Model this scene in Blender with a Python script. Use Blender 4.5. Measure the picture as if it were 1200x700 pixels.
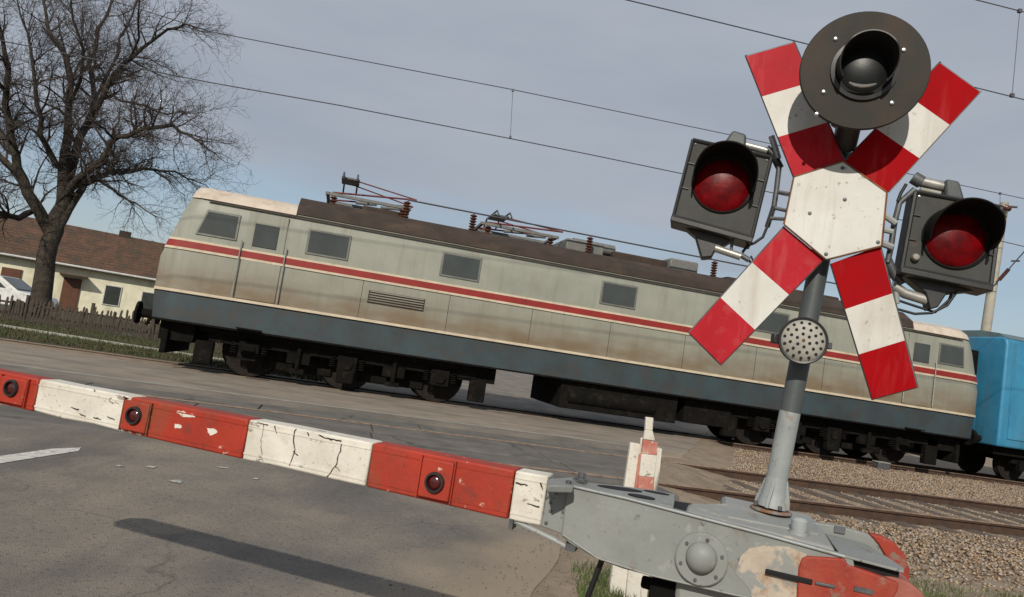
import bpy, bmesh, math, random
import numpy as np
from mathutils import Vector, Matrix
random.seed(7); RNG=np.random.default_rng(11)
PI=math.pi
sc=bpy.context.scene
for o in list(bpy.data.objects): bpy.data.objects.remove(o)
COL=sc.collection
# ---------------------------------------------------------------- camera
FOC=850.0; ROLL=math.atan(.1524); PITCH=math.atan(71.2/FOC); EYE=1.25
Fv=Vector((0,math.cos(PITCH),math.sin(PITCH))); U0=Vector((0,-math.sin(PITCH),math.cos(PITCH))); R0=Vector((1,0,0))
Rv=R0*math.cos(ROLL)+U0*math.sin(ROLL); Uv=-R0*math.sin(ROLL)+U0*math.cos(ROLL)
EYEP=Vector((0,0,EYE))
cam=bpy.data.cameras.new('camera'); co=bpy.data.objects.new('camera',cam); COL.objects.link(co)
cam.sensor_width=36; cam.lens=FOC/1200*36; cam.clip_start=.05; cam.clip_end=3000
M3=Matrix((Rv,Uv,-Fv)).transposed(); co.matrix_world=Matrix.Translation(EYEP)@M3.to_4x4()
sc.camera=co
# ---------------------------------------------------------------- light
SUN_AZ=math.radians(14); SUN_EL=math.radians(32)      # the light travels towards azimuth 14 deg right of +Y
LD=Vector((math.sin(SUN_AZ)*math.cos(SUN_EL),math.cos(SUN_AZ)*math.cos(SUN_EL),-math.sin(SUN_EL)))
sl=bpy.data.lights.new('sun','SUN'); sl.energy=3.9; sl.angle=math.radians(.6); sl.color=(1,.93,.82)
so=bpy.data.objects.new('sun',sl); COL.objects.link(so); so.rotation_euler=LD.to_track_quat('-Z','Y').to_euler()
w=bpy.data.worlds.new('World'); sc.world=w; w.use_nodes=True
N=w.node_tree.nodes; L=w.node_tree.links; N.clear()
out=N.new('ShaderNodeOutputWorld'); bg=N.new('ShaderNodeBackground'); bg.inputs['Strength'].default_value=.1
sky=N.new('ShaderNodeTexSky'); sky.sky_type='NISHITA'; sky.sun_disc=False
sky.sun_elevation=SUN_EL; sky.sun_rotation=SUN_AZ+PI; sky.air_density=1.6; sky.dust_density=.5; sky.ozone_density=1.2
tc=N.new('ShaderNodeTexCoord'); sep=N.new('ShaderNodeSeparateXYZ'); L.new(tc.outputs['Generated'],sep.inputs[0])
mp=N.new('ShaderNodeMapping'); mp.inputs['Scale'].default_value=(1.2,1.2,7); L.new(tc.outputs['Generated'],mp.inputs[0])
nz=N.new('ShaderNodeTexNoise'); nz.inputs['Scale'].default_value=1.7; nz.inputs['Detail'].default_value=7; nz.inputs['Roughness'].default_value=.55
L.new(mp.outputs[0],nz.inputs['Vector'])
# cloud cover: a veil that thins out towards the horizon
mr=N.new('ShaderNodeMapRange'); mr.inputs[1].default_value=.08; mr.inputs[2].default_value=.36; mr.inputs[3].default_value=-.12; mr.inputs[4].default_value=.58
L.new(sep.outputs[2],mr.inputs[0])
ad=N.new('ShaderNodeMath'); ad.operation='ADD'; L.new(mr.outputs[0],ad.inputs[0]); L.new(nz.outputs[0],ad.inputs[1])
cr=N.new('ShaderNodeMapRange'); cr.interpolation_type='SMOOTHSTEP'; cr.inputs[1].default_value=.42; cr.inputs[2].default_value=.82; cr.inputs[3].default_value=.12; cr.inputs[4].default_value=.96
L.new(ad.outputs[0],cr.inputs[0])
nz2=N.new('ShaderNodeTexNoise'); nz2.inputs['Scale'].default_value=2.2; nz2.inputs['Detail'].default_value=8
mp2=N.new('ShaderNodeMapping'); mp2.inputs['Scale'].default_value=(1,1,4); mp2.inputs['Location'].default_value=(3,1,2); L.new(tc.outputs['Generated'],mp2.inputs[0]); L.new(mp2.outputs[0],nz2.inputs['Vector'])
ramp=N.new('ShaderNodeValToRGB'); ramp.color_ramp.elements[0].position=.3; ramp.color_ramp.elements[0].color=(3.35,3.75,4.4,1)
ramp.color_ramp.elements[1].position=.7; ramp.color_ramp.elements[1].color=(4.35,4.7,5.35,1); L.new(nz2.outputs[0],ramp.inputs[0])
mx=N.new('ShaderNodeMix'); mx.data_type='RGBA'; L.new(cr.outputs[0],mx.inputs['Factor']); hz=N.new('ShaderNodeMix'); hz.data_type='RGBA'; hz.inputs['Factor'].default_value=.6; hz.inputs['B'].default_value=(2.6,3.9,5.9,1); L.new(sky.outputs[0],hz.inputs['A']); L.new(hz.outputs['Result'],mx.inputs['A']); L.new(ramp.outputs[0],mx.inputs['B'])
L.new(mx.outputs['Result'],bg.inputs['Color']); L.new(bg.outputs[0],out.inputs[0])
sc.view_settings.view_transform='Standard'; sc.view_settings.look='None'; sc.view_settings.exposure=0; sc.view_settings.gamma=1
sc.render.engine='CYCLES'; sc.render.resolution_x=1024; sc.render.resolution_y=597
# ---------------------------------------------------------------- photograph survey: sight lines met with real planes
def ray(x,y): return Fv+Rv*((x-600)/FOC)-Uv*((y-350)/FOC)
def G(x,y,z=0.0): v=ray(x,y); return EYEP+v*((z-EYE)/v.z)
def PL(x,y,p0,n): v=ray(x,y); return EYEP+v*((p0-EYEP).dot(n)/v.dot(n))
def DY(x,y,d): v=ray(x,y); return EYEP+v*(d/v.y)
T=ray(4380,998); T.z=0; T.normalize(); TN=Vector((-T.y,T.x,0)); TANG=math.atan2(T.y,T.x)     # railway direction
def TW(s,wv,z=0.0): return T*s+TN*wv+Vector((0,0,z))
# ---------------------------------------------------------------- materials
def mat(name,c,rough=.7,var=.25,scale=6.0,c2=None,bump=.15,bscale=60,metal=0.0,spec=.4,detail=6,dist=.003,lo=.35,hi=.65,coat=0.0):
    m=bpy.data.materials.new(name); m.use_nodes=True; n=m.node_tree.nodes; l=m.node_tree.links
    b=n['Principled BSDF']; b.inputs['Roughness'].default_value=rough; b.inputs['Metallic'].default_value=metal; b.inputs['Specular IOR Level'].default_value=spec
    if coat: b.inputs['Coat Weight'].default_value=coat; b.inputs['Coat Roughness'].default_value=.15
    t=n.new('ShaderNodeTexCoord'); a=n.new('ShaderNodeTexNoise'); a.inputs['Scale'].default_value=scale; a.inputs['Detail'].default_value=detail; a.inputs['Roughness'].default_value=.62
    l.new(t.outputs['Object'],a.inputs['Vector'])
    r=n.new('ShaderNodeValToRGB'); r.color_ramp.elements[0].position=lo; r.color_ramp.elements[1].position=hi
    if c2 is None: c2=tuple(x*(1-var) for x in c)
    r.color_ramp.elements[0].color=(*c2,1); r.color_ramp.elements[1].color=(*c,1)
    l.new(a.outputs[0],r.inputs[0]); l.new(r.outputs[0],b.inputs['Base Color'])
    if bump:
        q=n.new('ShaderNodeTexNoise'); q.inputs['Scale'].default_value=bscale; q.inputs['Detail'].default_value=4; l.new(t.outputs['Object'],q.inputs['Vector'])
        k=n.new('ShaderNodeBump'); k.inputs['Strength'].default_value=bump; k.inputs['Distance'].default_value=dist; l.new(q.outputs[0],k.inputs['Height']); l.new(k.outputs[0],b.inputs['Normal'])
    return m
def overlay(m,c,scale,lo,hi,fac=1.0,stretch=None,detail=5,loc=(0,0,0)):
    """a second layer of wear (rust, chips, dirt) over a material"""
    n=m.node_tree.nodes; l=m.node_tree.links; b=n['Principled BSDF']; src=b.inputs['Base Color'].links[0].from_socket
    t=n.new('ShaderNodeTexCoord'); mpn=n.new('ShaderNodeMapping'); mpn.inputs['Scale'].default_value=stretch or (1,1,1); mpn.inputs['Location'].default_value=loc
    l.new(t.outputs['Object'],mpn.inputs[0]); a=n.new('ShaderNodeTexNoise'); a.inputs['Scale'].default_value=scale; a.inputs['Detail'].default_value=detail; a.inputs['Roughness'].default_value=.65; l.new(mpn.outputs[0],a.inputs['Vector'])
    g=n.new('ShaderNodeMapRange'); g.inputs[1].default_value=lo; g.inputs[2].default_value=hi; g.inputs[4].default_value=fac; l.new(a.outputs[0],g.inputs[0])
    x=n.new('ShaderNodeMix'); x.data_type='RGBA'; x.inputs['B'].default_value=(*c,1); l.new(g.outputs[0],x.inputs['Factor']); l.new(src,x.inputs['A']); l.new(x.outputs['Result'],b.inputs['Base Color'])
    return m
def zdirt(m,c,z0,z1,fac,scale=3.0):
    """brake dust baked on low down on the vehicle side: strongest at z0, gone at z1 (object height)"""
    n=m.node_tree.nodes; l=m.node_tree.links; b=n['Principled BSDF']; src=b.inputs['Base Color'].links[0].from_socket
    t=n.new('ShaderNodeTexCoord'); s=n.new('ShaderNodeSeparateXYZ'); l.new(t.outputs['Object'],s.inputs[0])
    g=n.new('ShaderNodeMapRange'); g.interpolation_type='SMOOTHSTEP'; g.inputs[1].default_value=z0; g.inputs[2].default_value=z1; g.inputs[3].default_value=fac; g.inputs[4].default_value=0; l.new(s.outputs[2],g.inputs[0])
    mpn=n.new('ShaderNodeMapping'); mpn.inputs['Scale'].default_value=(.35,1,1); l.new(t.outputs['Object'],mpn.inputs[0])
    a=n.new('ShaderNodeTexNoise'); a.inputs['Scale'].default_value=scale; a.inputs['Detail'].default_value=6; l.new(mpn.outputs[0],a.inputs['Vector'])
    k=n.new('ShaderNodeMapRange'); k.inputs[1].default_value=.3; k.inputs[2].default_value=.65; k.inputs[3].default_value=.35; k.inputs[4].default_value=1; l.new(a.outputs[0],k.inputs[0])
    y=n.new('ShaderNodeMath'); y.operation='MULTIPLY'; l.new(g.outputs[0],y.inputs[0]); l.new(k.outputs[0],y.inputs[1])
    x=n.new('ShaderNodeMix'); x.data_type='RGBA'; x.inputs['B'].default_value=(*c,1); l.new(y.outputs[0],x.inputs['Factor']); l.new(src,x.inputs['A']); l.new(x.outputs['Result'],b.inputs['Base Color'])
    return m
M={}
M['asphalt']=overlay(overlay(mat('asphalt',(.19,.165,.138),.9,scale=1.1,c2=(.13,.117,.102),bump=.9,bscale=110,dist=.008,lo=.3,hi=.7),(.27,.22,.165),.55,.44,.68,.65),(.04,.037,.034),34,.56,.64,.6)
overlay(M['asphalt'],(.32,.285,.24),48,.60,.66,.55); overlay(M['asphalt'],(.075,.07,.066),.9,.5,.66,.6,stretch=(1,.25,1),loc=(5,2,0))
def edgedust(m,c):
    n=m.node_tree.nodes; l=m.node_tree.links; b=n['Principled BSDF']; src=b.inputs['Base Color'].links[0].from_socket
    t=n.new('ShaderNodeTexCoord'); d=n.new('ShaderNodeVectorMath'); d.operation='DOT_PRODUCT'; d.inputs[1].default_value=(1,-.33,0); l.new(t.outputs['Object'],d.inputs[0])
    a=n.new('ShaderNodeTexNoise'); a.inputs['Scale'].default_value=1.6; a.inputs['Detail'].default_value=7; l.new(t.outputs['Object'],a.inputs['Vector'])
    q=n.new('ShaderNodeMath'); q.operation='MULTIPLY_ADD'; q.inputs[1].default_value=1.6; l.new(a.outputs[0],q.inputs[0]); l.new(d.outputs['Value'],q.inputs[2])
    g=n.new('ShaderNodeMapRange'); g.interpolation_type='SMOOTHSTEP'; g.inputs[1].default_value=-1.35; g.inputs[2].default_value=-.05; g.inputs[4].default_value=.95; l.new(q.outputs[0],g.inputs[0])
    x=n.new('ShaderNodeMix'); x.data_type='RGBA'; x.inputs['B'].default_value=(*c,1); l.new(g.outputs[0],x.inputs['Factor']); l.new(src,x.inputs['A']); l.new(x.outputs['Result'],b.inputs['Base Color'])
def cracks(m,scale,th,c,fac):
    n=m.node_tree.nodes; l=m.node_tree.links; b=n['Principled BSDF']; src=b.inputs['Base Color'].links[0].from_socket
    t=n.new('ShaderNodeTexCoord'); a=n.new('ShaderNodeTexNoise'); a.inputs['Scale'].default_value=3.5; a.inputs['Detail'].default_value=6; l.new(t.outputs['Object'],a.inputs['Vector'])
    q=n.new('ShaderNodeVectorMath'); q.operation='MULTIPLY_ADD'; q.inputs[1].default_value=(.35,.35,.35); l.new(a.outputs['Color'],q.inputs[0]); l.new(t.outputs['Object'],q.inputs[2])
    v=n.new('ShaderNodeTexVoronoi'); v.feature='DISTANCE_TO_EDGE'; v.inputs['Scale'].default_value=scale; l.new(q.outputs[0],v.inputs['Vector'])
    g=n.new('ShaderNodeMapRange'); g.inputs[1].default_value=0; g.inputs[2].default_value=th; g.inputs[3].default_value=fac; g.inputs[4].default_value=0; l.new(v.outputs['Distance'],g.inputs[0])
    k=n.new('ShaderNodeTexNoise'); k.inputs['Scale'].default_value=.7; l.new(t.outputs['Object'],k.inputs['Vector'])
    h=n.new('ShaderNodeMapRange'); h.inputs[1].default_value=.48; h.inputs[2].default_value=.6; l.new(k.outputs[0],h.inputs[0])
    y=n.new('ShaderNodeMath'); y.operation='MULTIPLY'; l.new(g.outputs[0],y.inputs[0]); l.new(h.outputs[0],y.inputs[1])
    x=n.new('ShaderNodeMix'); x.data_type='RGBA'; x.inputs['B'].default_value=(*c,1); l.new(y.outputs[0],x.inputs['Factor']); l.new(src,x.inputs['A']); l.new(x.outputs['Result'],b.inputs['Base Color'])
cracks(M['asphalt'],.55,.009,(.05,.046,.042),.5);
edgedust(M['asphalt'],(.29,.23,.165))
M['apron']=overlay(mat('dusty concrete',(.27,.225,.175),.9,scale=1.5,c2=(.19,.16,.128),bump=.4,bscale=40,dist=.006),(.10,.095,.085),.9,.52,.7,.7,stretch=(.3,1.6,1))
M['panel']=overlay(mat('crossing panel',(.14,.125,.108),.9,scale=2.2,c2=(.09,.084,.076),bump=.5,bscale=70,dist=.005),(.2,.18,.15),1.6,.55,.75,.6)
M['joint']=mat('dark joint',(.03,.028,.025),.95)
M['paint']=overlay(mat('road paint',(.62,.6,.55),.8,scale=20,c2=(.4,.38,.34)),(.14,.13,.12),14,.55,.7,.8)
M['dirt']=overlay(mat('dirt',(.27,.21,.15),.95,scale=3,c2=(.19,.145,.10),bump=.8,bscale=30,dist=.012),(.09,.075,.05),5,.55,.7,.6)
M['ballast']=mat('ballast bed',(.2,.165,.125),.95,scale=30,c2=(.08,.065,.05),bump=.8,bscale=45,dist=.02)
M['stone']=overlay(overlay(mat('ballast stone',(.44,.31,.19),.9,scale=24,c2=(.09,.065,.042),bump=.3,bscale=120,lo=.43,hi=.60,detail=3),(.33,.31,.28),31,.54,.57,.9,detail=2,loc=(3,3,3)),(.16,.085,.045),27,.56,.6,.8,detail=2,loc=(7,1,3))
M['rail']=mat('rusty rail steel',(.085,.048,.03),.75,scale=8,c2=(.05,.032,.024),metal=.2)
M['railtop']=mat('polished rail head',(.34,.25,.18),.6,metal=.1,scale=10,c2=(.17,.11,.075))
M['sleeper']=mat('old sleeper wood',(.13,.10,.075),.9,scale=12,c2=(.06,.045,.035),bump=.6)
M['grass']=mat('grass',(.085,.125,.03),.8,scale=3.5,c2=(.05,.06,.02),bump=0)
M['vgrass']=mat('verge grass',(.055,.075,.024),.85,scale=1.2,c2=(.075,.06,.032),bump=0)
M['crumb']=mat('road crumbs',(.22,.185,.145),.95,scale=30,c2=(.1,.085,.07),bump=0)
M['drygrass']=mat('verge soil',(.07,.06,.035),.95,scale=1.4,c2=(.045,.05,.024),bump=.8,bscale=20,dist=.03)
M['kerb']=mat('pale concrete kerb',(.34,.33,.29),.9,scale=6,c2=(.2,.2,.17))
M['red']=overlay(mat('sign red enamel',(.31,.0015,.004),.65,scale=5,c2=(.26,.0015,.004),bump=.05,spec=.06),(.5,.08,.08),9,.66,.8,.4)
M['redglare']=overlay(mat('glare paled red enamel',(.40,.010,.020),.6,scale=5,c2=(.32,.006,.012),bump=.05,spec=.15),(.55,.12,.12),7,.6,.8,.5)  # paler copy of sign red; glare on the left arms is in the colour
M['white']=overlay(overlay(mat('sign white enamel',(.58,.575,.54),.5,scale=4,c2=(.5,.49,.45),bump=.05),(.28,.24,.19),26,.66,.74,.5),(.4,.36,.29),6,.58,.8,.45,stretch=(1,1,.25))
M['boomred']=overlay(overlay(mat('faded orange red paint',(.35,.030,.012),.6,scale=5,c2=(.27,.024,.010),bump=.35,bscale=70),(.55,.42,.33),22,.66,.69,.8,stretch=(.7,1,1)),(.12,.03,.02),16,.55,.75,.7)
M['boomwhite']=overlay(overlay(mat('chalky peeling white paint',(.63,.60,.53),.75,scale=7,c2=(.52,.49,.42),bump=.4,bscale=60),(.16,.14,.12),26,.63,.66,.8,stretch=(.6,1,1.3)),(.4,.33,.25),9,.53,.75,.6)
M['grey']=overlay(overlay(mat('grey machine paint',(.235,.245,.232),.55,scale=5,c2=(.195,.205,.193),bump=.25,bscale=60),(.16,.10,.06),14,.6,.68,.6),(.14,.14,.13),4,.5,.8,.7)
M['greyworn']=overlay(overlay(mat('worn grey paint over old white',(.27,.27,.255),.6,scale=4,c2=(.21,.22,.21),bump=.35,bscale=50),(.52,.43,.33),5,.54,.62,.75),(.2,.11,.06),18,.66,.73,.7)
M['cream_patch']=overlay(overlay(mat('flaking cream paint',(.47,.40,.32),.65,scale=9,c2=(.35,.29,.23),bump=.5,bscale=60),(.25,.13,.055),11,.53,.63,.8),(.225,.235,.222),13,.50,.56,.95,loc=(3,1,7))
M['wred']=overlay(overlay(mat('weight red paint',(.29,.032,.016),.65,scale=9,c2=(.22,.022,.011),bump=.5,bscale=60),(.17,.15,.11),12,.56,.64,.8),(.33,.09,.055),5,.45,.7,.7)
M['wredfaded']=mat('faded pinkish red paint',(.33,.11,.085),.7,scale=12,c2=(.25,.075,.055),bump=.3)
M['rust']=mat('rust',(.22,.09,.035),.9,scale=20,c2=(.1,.04,.02))
M['streak']=overlay(mat('thin rust run',(.26,.19,.11),.8,scale=30,c2=(.22,.2,.16)),(.235,.245,.232),60,.45,.55,1)
M['greyrust']=overlay(mat('rusting grey plate',(.22,.22,.2),.8,scale=8),(.2,.085,.035),16,.42,.55,.95)
M['hoodblack']=mat('matt black hood paint',(.010,.010,.009),.8,scale=8,c2=(.007,.007,.006),bump=.1,spec=.12)
M['winframe']=mat('dull aluminium window frame',(.19,.19,.17),.5,metal=.3,scale=6)
M['black']=mat('black hole',(.006,.006,.006),.8,bump=0)  # flat black paints the dark inside holes, slots and gaps
M['blackp']=overlay(mat('black enamel',(.022,.022,.021),.42,scale=8,c2=(.014,.014,.014),bump=.1,spec=.5),(.07,.055,.04),9,.56,.75,.7)
M['disc']=overlay(overlay(mat('dark brown black enamel',(.030,.025,.019),.62,scale=5,c2=(.02,.018,.015),bump=.06,spec=.22),(.055,.032,.018),7,.48,.7,.7),(.016,.024,.024),4,.5,.7,.5)
M['boxgrey']=overlay(mat('dark grey signal box',(.026,.026,.021),.65,scale=8,c2=(.04,.042,.038),bump=.15),(.07,.055,.04),16,.55,.7,.6)
M['mastlight']=overlay(mat('grey mast paint',(.29,.31,.305),.5,scale=6,c2=(.23,.245,.24),bump=.2,bscale=70),(.2,.14,.09),18,.58,.68,.7)
M['mastdark']=overlay(mat('dark mast paint',(.075,.085,.086),.5,scale=6,c2=(.055,.063,.065),bump=.2),(.12,.1,.08),16,.62,.75,.5)
M['galv']=overlay(mat('galvanised tube',(.42,.41,.38),.4,metal=.5,scale=20,c2=(.28,.27,.25)),(.2,.15,.1),18,.6,.72,.6)
M['galvd']=mat('dull dark steel',(.12,.125,.13),.5,metal=.3,scale=20,c2=(.07,.07,.075))
M['lens']=mat('red signal glass',(.15,.001,.003),.35,scale=22,c2=(.06,.0006,.0015),bump=.35,bscale=55,dist=.002,spec=.12,coat=.0)
M['lensdk']=mat('dark signal glass',(.010,.012,.012),.4,scale=10,bump=.1,spec=.3)
M['lampred']=mat('dark red lamp glass',(.07,.004,.005),.15,bump=0,spec=.7,coat=.5)
M['chrome']=mat('bright reflector',(.75,.75,.74),.22,metal=.9,bump=0)
M['bell']=mat('pale perforated metal',(.33,.32,.28),.6,scale=14,c2=(.24,.23,.2),metal=.15)
M['cable']=mat('black cable',(.012,.012,.013),.5,bump=0)
M['wire']=mat('weathered overhead wire',(.085,.085,.095),.6,metal=.3,bump=0)
M['locobody']=zdirt(overlay(mat('greyish green loco paint',(.275,.278,.23),.5,scale=1.2,c2=(.225,.23,.19),bump=.25,bscale=1.6,dist=.03),(.17,.14,.1),2.4,.58,.8,.45,stretch=(1,1,.3)),(.15,.098,.05),1.6,2.6,.95)
M['locoblue']=overlay(mat('grimy blue skirt paint',(.036,.058,.068),.6,scale=1.5,c2=(.03,.038,.04),bump=.1),(.05,.04,.03),2.2,.5,.7,.8)
M['stripe']=mat('loco stripe red',(.26,.022,.018),.5,scale=3,c2=(.2,.018,.015),bump=0)
M['cream']=overlay(mat('loco cream line',(.56,.48,.36),.5,scale=3,c2=(.46,.38,.28),bump=0),(.3,.24,.16),5,.55,.75,.6)
M['cabroof']=overlay(mat('cream cab roof',(.56,.48,.40),.5,scale=2,c2=(.46,.39,.31),bump=.05),(.25,.19,.13),3,.5,.75,.7)
M['roofdark']=overlay(mat('sooty brown roof',(.05,.033,.024),.8,scale=2,c2=(.028,.02,.015),bump=.2),(.10,.065,.04),3,.55,.75,.6,stretch=(.4,1,1))
M['glass']=mat('dark window glass',(.05,.055,.05),.15,bump=0,spec=.7,scale=2)
M['frame']=mat('window rubber',(.05,.05,.045),.6,bump=0)
M['under']=overlay(mat('sooty running gear',(.010,.009,.008),.95,scale=4,c2=(.006,.0055,.005),bump=.3,spec=.08),(.03,.022,.015),6,.55,.7,.6)
M['wheel']=mat('oily wheel steel',(.022,.018,.015),.8,metal=.0,scale=9,c2=(.012,.01,.009),spec=.12)
M['insul']=mat('brown glazed insulator',(.10,.035,.02),.25,bump=0,spec=.6)
M['pantored']=mat('dark red pantograph',(.14,.025,.02),.55,bump=0)
M['pantogrey']=mat('grey equipment',(.16,.16,.15),.6,scale=9)
M['carblue']=overlay(mat('bright blue carriage paint',(.038,.23,.39),.5,scale=2,c2=(.03,.185,.32),bump=.15,bscale=2,dist=.02),(.03,.07,.10),2.2,.5,.75,.6,stretch=(1,1,.3))
M['carroof']=mat('grey blue carriage roof',(.12,.17,.18),.6,scale=3)
M['bark']=overlay(mat('walnut bark',(.065,.052,.038),.95,scale=7,c2=(.025,.02,.016),bump=1.0,bscale=25,dist=.03),(.085,.09,.05),3,.55,.7,.45)
M['twig']=mat('twigs',(.062,.05,.045),.9,scale=3,c2=(.05,.038,.032),bump=0)
M['picket']=mat('weathered dark picket wood',(.075,.058,.042),.9,scale=5,c2=(.032,.025,.019),bump=.4)
M['housewall']=overlay(mat('pale yellow limewash',(.76,.72,.54),.9,scale=1.5,c2=(.64,.60,.45),bump=.3,bscale=6),(.40,.37,.25),1.3,.5,.7,.6,stretch=(1,1,.4))
M['tile']=overlay(mat('brown roof tile',(.115,.060,.038),.9,scale=1.6,c2=(.06,.037,.026),bump=.4,bscale=10),(.05,.042,.03),1.1,.46,.62,.75)
overlay(M['tile'],(.26,.13,.07),9,.55,.68,.5)
M['gutter']=mat('pale gutter',(.6,.6,.57),.5,bump=0)
M['door']=mat('brown door',(.13,.055,.03),.6,scale=4,bump=0)
M['carwhite']=mat('white car paint',(.7,.7,.68),.3,bump=0,coat=.5)
M['tyre']=mat('tyre rubber',(.02,.02,.02),.9,bump=0)
M['conc']=mat('catenary mast paint',(.38,.35,.29),.8,scale=3,c2=(.28,.26,.21))
M['pinkred']=overlay(mat('washed out red paint',(.46,.22,.17),.75,scale=14,c2=(.38,.12,.09),bump=.3),(.6,.52,.43),18,.58,.66,.7)
M['paper']=mat('white litter',(.42,.41,.38),.9,scale=30,c2=(.2,.19,.17),bump=0)
overlay(M['grey'],(.30,.30,.28),26,.60,.66,.6,loc=(2,5,1)); overlay(M['grey'],(.06,.055,.045),40,.62,.68,.7,loc=(7,5,1)); overlay(M['mastlight'],(.12,.11,.10),30,.6,.68,.5,loc=(2,5,1))
overlay(M['boxgrey'],(.015,.015,.014),6,.45,.7,.7); overlay(M['boomred'],(.19,.06,.03),5,.5,.7,.6,loc=(4,4,4)); overlay(M['boomred'],(.05,.03,.025),55,.62,.68,.7)
overlay(M['boomwhite'],(.25,.21,.17),60,.60,.68,.6); overlay(M['white'],(.34,.28,.21),1.8,.5,.75,.5,loc=(9,2,2)); overlay(M['red'],(.18,.01,.012),3,.5,.75,.6); overlay(M['redglare'],(.30,.03,.035),14,.55,.7,.5)
cracks(M['panel'],.5,.02,(.035,.032,.03),.8)
overlay(M['white'],(.30,.25,.19),16,.50,.72,.45,stretch=(1,1,.10),loc=(3,8,1)); overlay(M['red'],(.40,.06,.06),14,.54,.74,.4,stretch=(1,1,.15),loc=(3,8,1)); overlay(M['redglare'],(.50,.12,.12),18,.53,.74,.4,stretch=(1,1,.2),loc=(3,8,1))
overlay(M['carblue'],(.10,.16,.19),3,.5,.75,.45,stretch=(1,1,.12)); overlay(M['locobody'],(.13,.11,.08),5,.52,.75,.45,stretch=(1.2,1,.08),loc=(1,1,1)); overlay(M['white'],(.16,.12,.08),60,.63,.68,.6)
# ---------------------------------------------------------------- mesh builder
class MB:
    def __init__(s): s.v=[]; s.f=[]; s.m=[]; s.mi=0
    def add(s,vs,fs):
        b=len(s.v); s.v+= [tuple(v) for v in vs]; s.f+=[tuple(i+b for i in f) for f in fs]; s.m+=[s.mi]*len(fs); return s
    def box(s,c,d,X=Vector((1,0,0)),Y=Vector((0,1,0)),Z=Vector((0,0,1))):
        c=Vector(c); h=[q/2 for q in d]; vs=[c+X*(h[0]*a)+Y*(h[1]*b)+Z*(h[2]*e) for e in (-1,1) for b in (-1,1) for a in (-1,1)]
        return s.add(vs,[(0,2,3,1),(4,5,7,6),(0,1,5,4),(1,3,7,5),(3,2,6,7),(2,0,4,6)])
    def prism(s,pts,ext):
        n=len(pts); e=Vector(ext); vs=[Vector(p) for p in pts]+[Vector(p)+e for p in pts]
        nn=Vector((0,0,0))
        for i in range(n): nn+=Vector(pts[i]).cross(Vector(pts[(i+1)%n]))
        if nn.dot(e)>0: a=tuple(range(n))[::-1]; b=tuple(range(n,2*n)); q=[(i,(i+1)%n,n+(i+1)%n,n+i) for i in range(n)]
        else: a=tuple(range(n)); b=tuple(range(n,2*n))[::-1]; q=[((i+1)%n,i,n+i,n+(i+1)%n) for i in range(n)]
        return s.add(vs,[a,b]+q)
    def tube(s,path,rad,n=8,cap=True):
        P=[Vector(p) for p in path]; 
        if not hasattr(rad,'__len__'): rad=[rad]*len(P)
        vs=[]; prev=None
        for i,p in enumerate(P):
            t=(P[min(i+1,len(P)-1)]-P[max(i-1,0)]).normalized()
            if prev is None: a=t.cross(Vector((0,0,1)) if abs(t.z)<.9 else Vector((1,0,0))).normalized()
            else: a=(prev-t*prev.dot(t)).normalized()
            prev=a; b=t.cross(a)
            for k in range(n): an=2*PI*k/n; vs.append(p+(a*math.cos(an)+b*math.sin(an))*rad[i])
        fs=[(i*n+k,i*n+(k+1)%n,(i+1)*n+(k+1)%n,(i+1)*n+k) for i in range(len(P)-1) for k in range(n)]
        if cap: fs+=[tuple(range(n))[::-1],tuple(range((len(P)-1)*n,len(P)*n))]
        return s.add(vs,fs)
    def cyl(s,c,ax,r0,h,r1=None,n=32):
        ax=Vector(ax).normalized(); return s.tube([Vector(c),Vector(c)+ax*h],[r0,r0 if r1 is None else r1],n)
    def lathe(s,c,ax,prof,n=32,sweep=(0,2*PI),ref=None):
        """prof: (radius, height) pairs; open or full turn"""
        ax=Vector(ax).normalized(); a=(ref or (ax.cross(Vector((0,0,1))) if abs(ax.z)<.9 else Vector((1,0,0)))).normalized(); a=(a-ax*a.dot(ax)).normalized(); b=ax.cross(a)
        full=abs(sweep[1]-sweep[0]-2*PI)<1e-4; m=n if full else n+1; vs=[]
        for k in range(m):
            an=sweep[0]+(sweep[1]-sweep[0])*k/n; dd=a*math.cos(an)+b*math.sin(an)
            for r,h in prof: vs.append(Vector(c)+ax*h+dd*r)
        q=len(prof); fs=[]
        for k in range(n):
            k2=(k+1)%m
            for j in range(q-1): fs.append((k*q+j,k2*q+j,k2*q+j+1,k*q+j+1))
        return s.add(vs,fs)
    def build(s,name,material,parent=None,bevel=0,smooth=True,angle=35,local=False,share=None):
        me=bpy.data.meshes.new(name); vs=s.v
        if parent is not None and not local:
            Mi=world(parent).inverted(); vs=[tuple(Mi@Vector(v)) for v in s.v]
        me.from_pydata(vs,[],s.f); 
        ms=material if isinstance(material,(list,tuple)) else [material]
        for q in ms: me.materials.append(M[q] if isinstance(q,str) else q)
        if len(ms)>1: me.polygons.foreach_set('material_index',s.m)
        b=bmesh.new(); b.from_mesh(me); bmesh.ops.remove_doubles(b,verts=b.verts,dist=1e-6); bmesh.ops.recalc_face_normals(b,faces=b.faces); b.to_mesh(me); b.free()
        if smooth: me.polygons.foreach_set('use_smooth',[True]*len(me.polygons)); me.set_sharp_from_angle(angle=math.radians(angle))
        o=bpy.data.objects.new(name,me); COL.objects.link(o)
        if parent is not None: o.parent=parent
        if bevel:
            md=o.modifiers.new('bevel','BEVEL'); md.width=bevel; md.segments=2; md.limit_method='ANGLE'; md.angle_limit=math.radians(40); md.harden_normals=False
        return o
def world(o):
    m=o.matrix_basis.copy(); p=o.parent
    while p is not None: m=p.matrix_basis@m; p=p.parent
    return m
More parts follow.
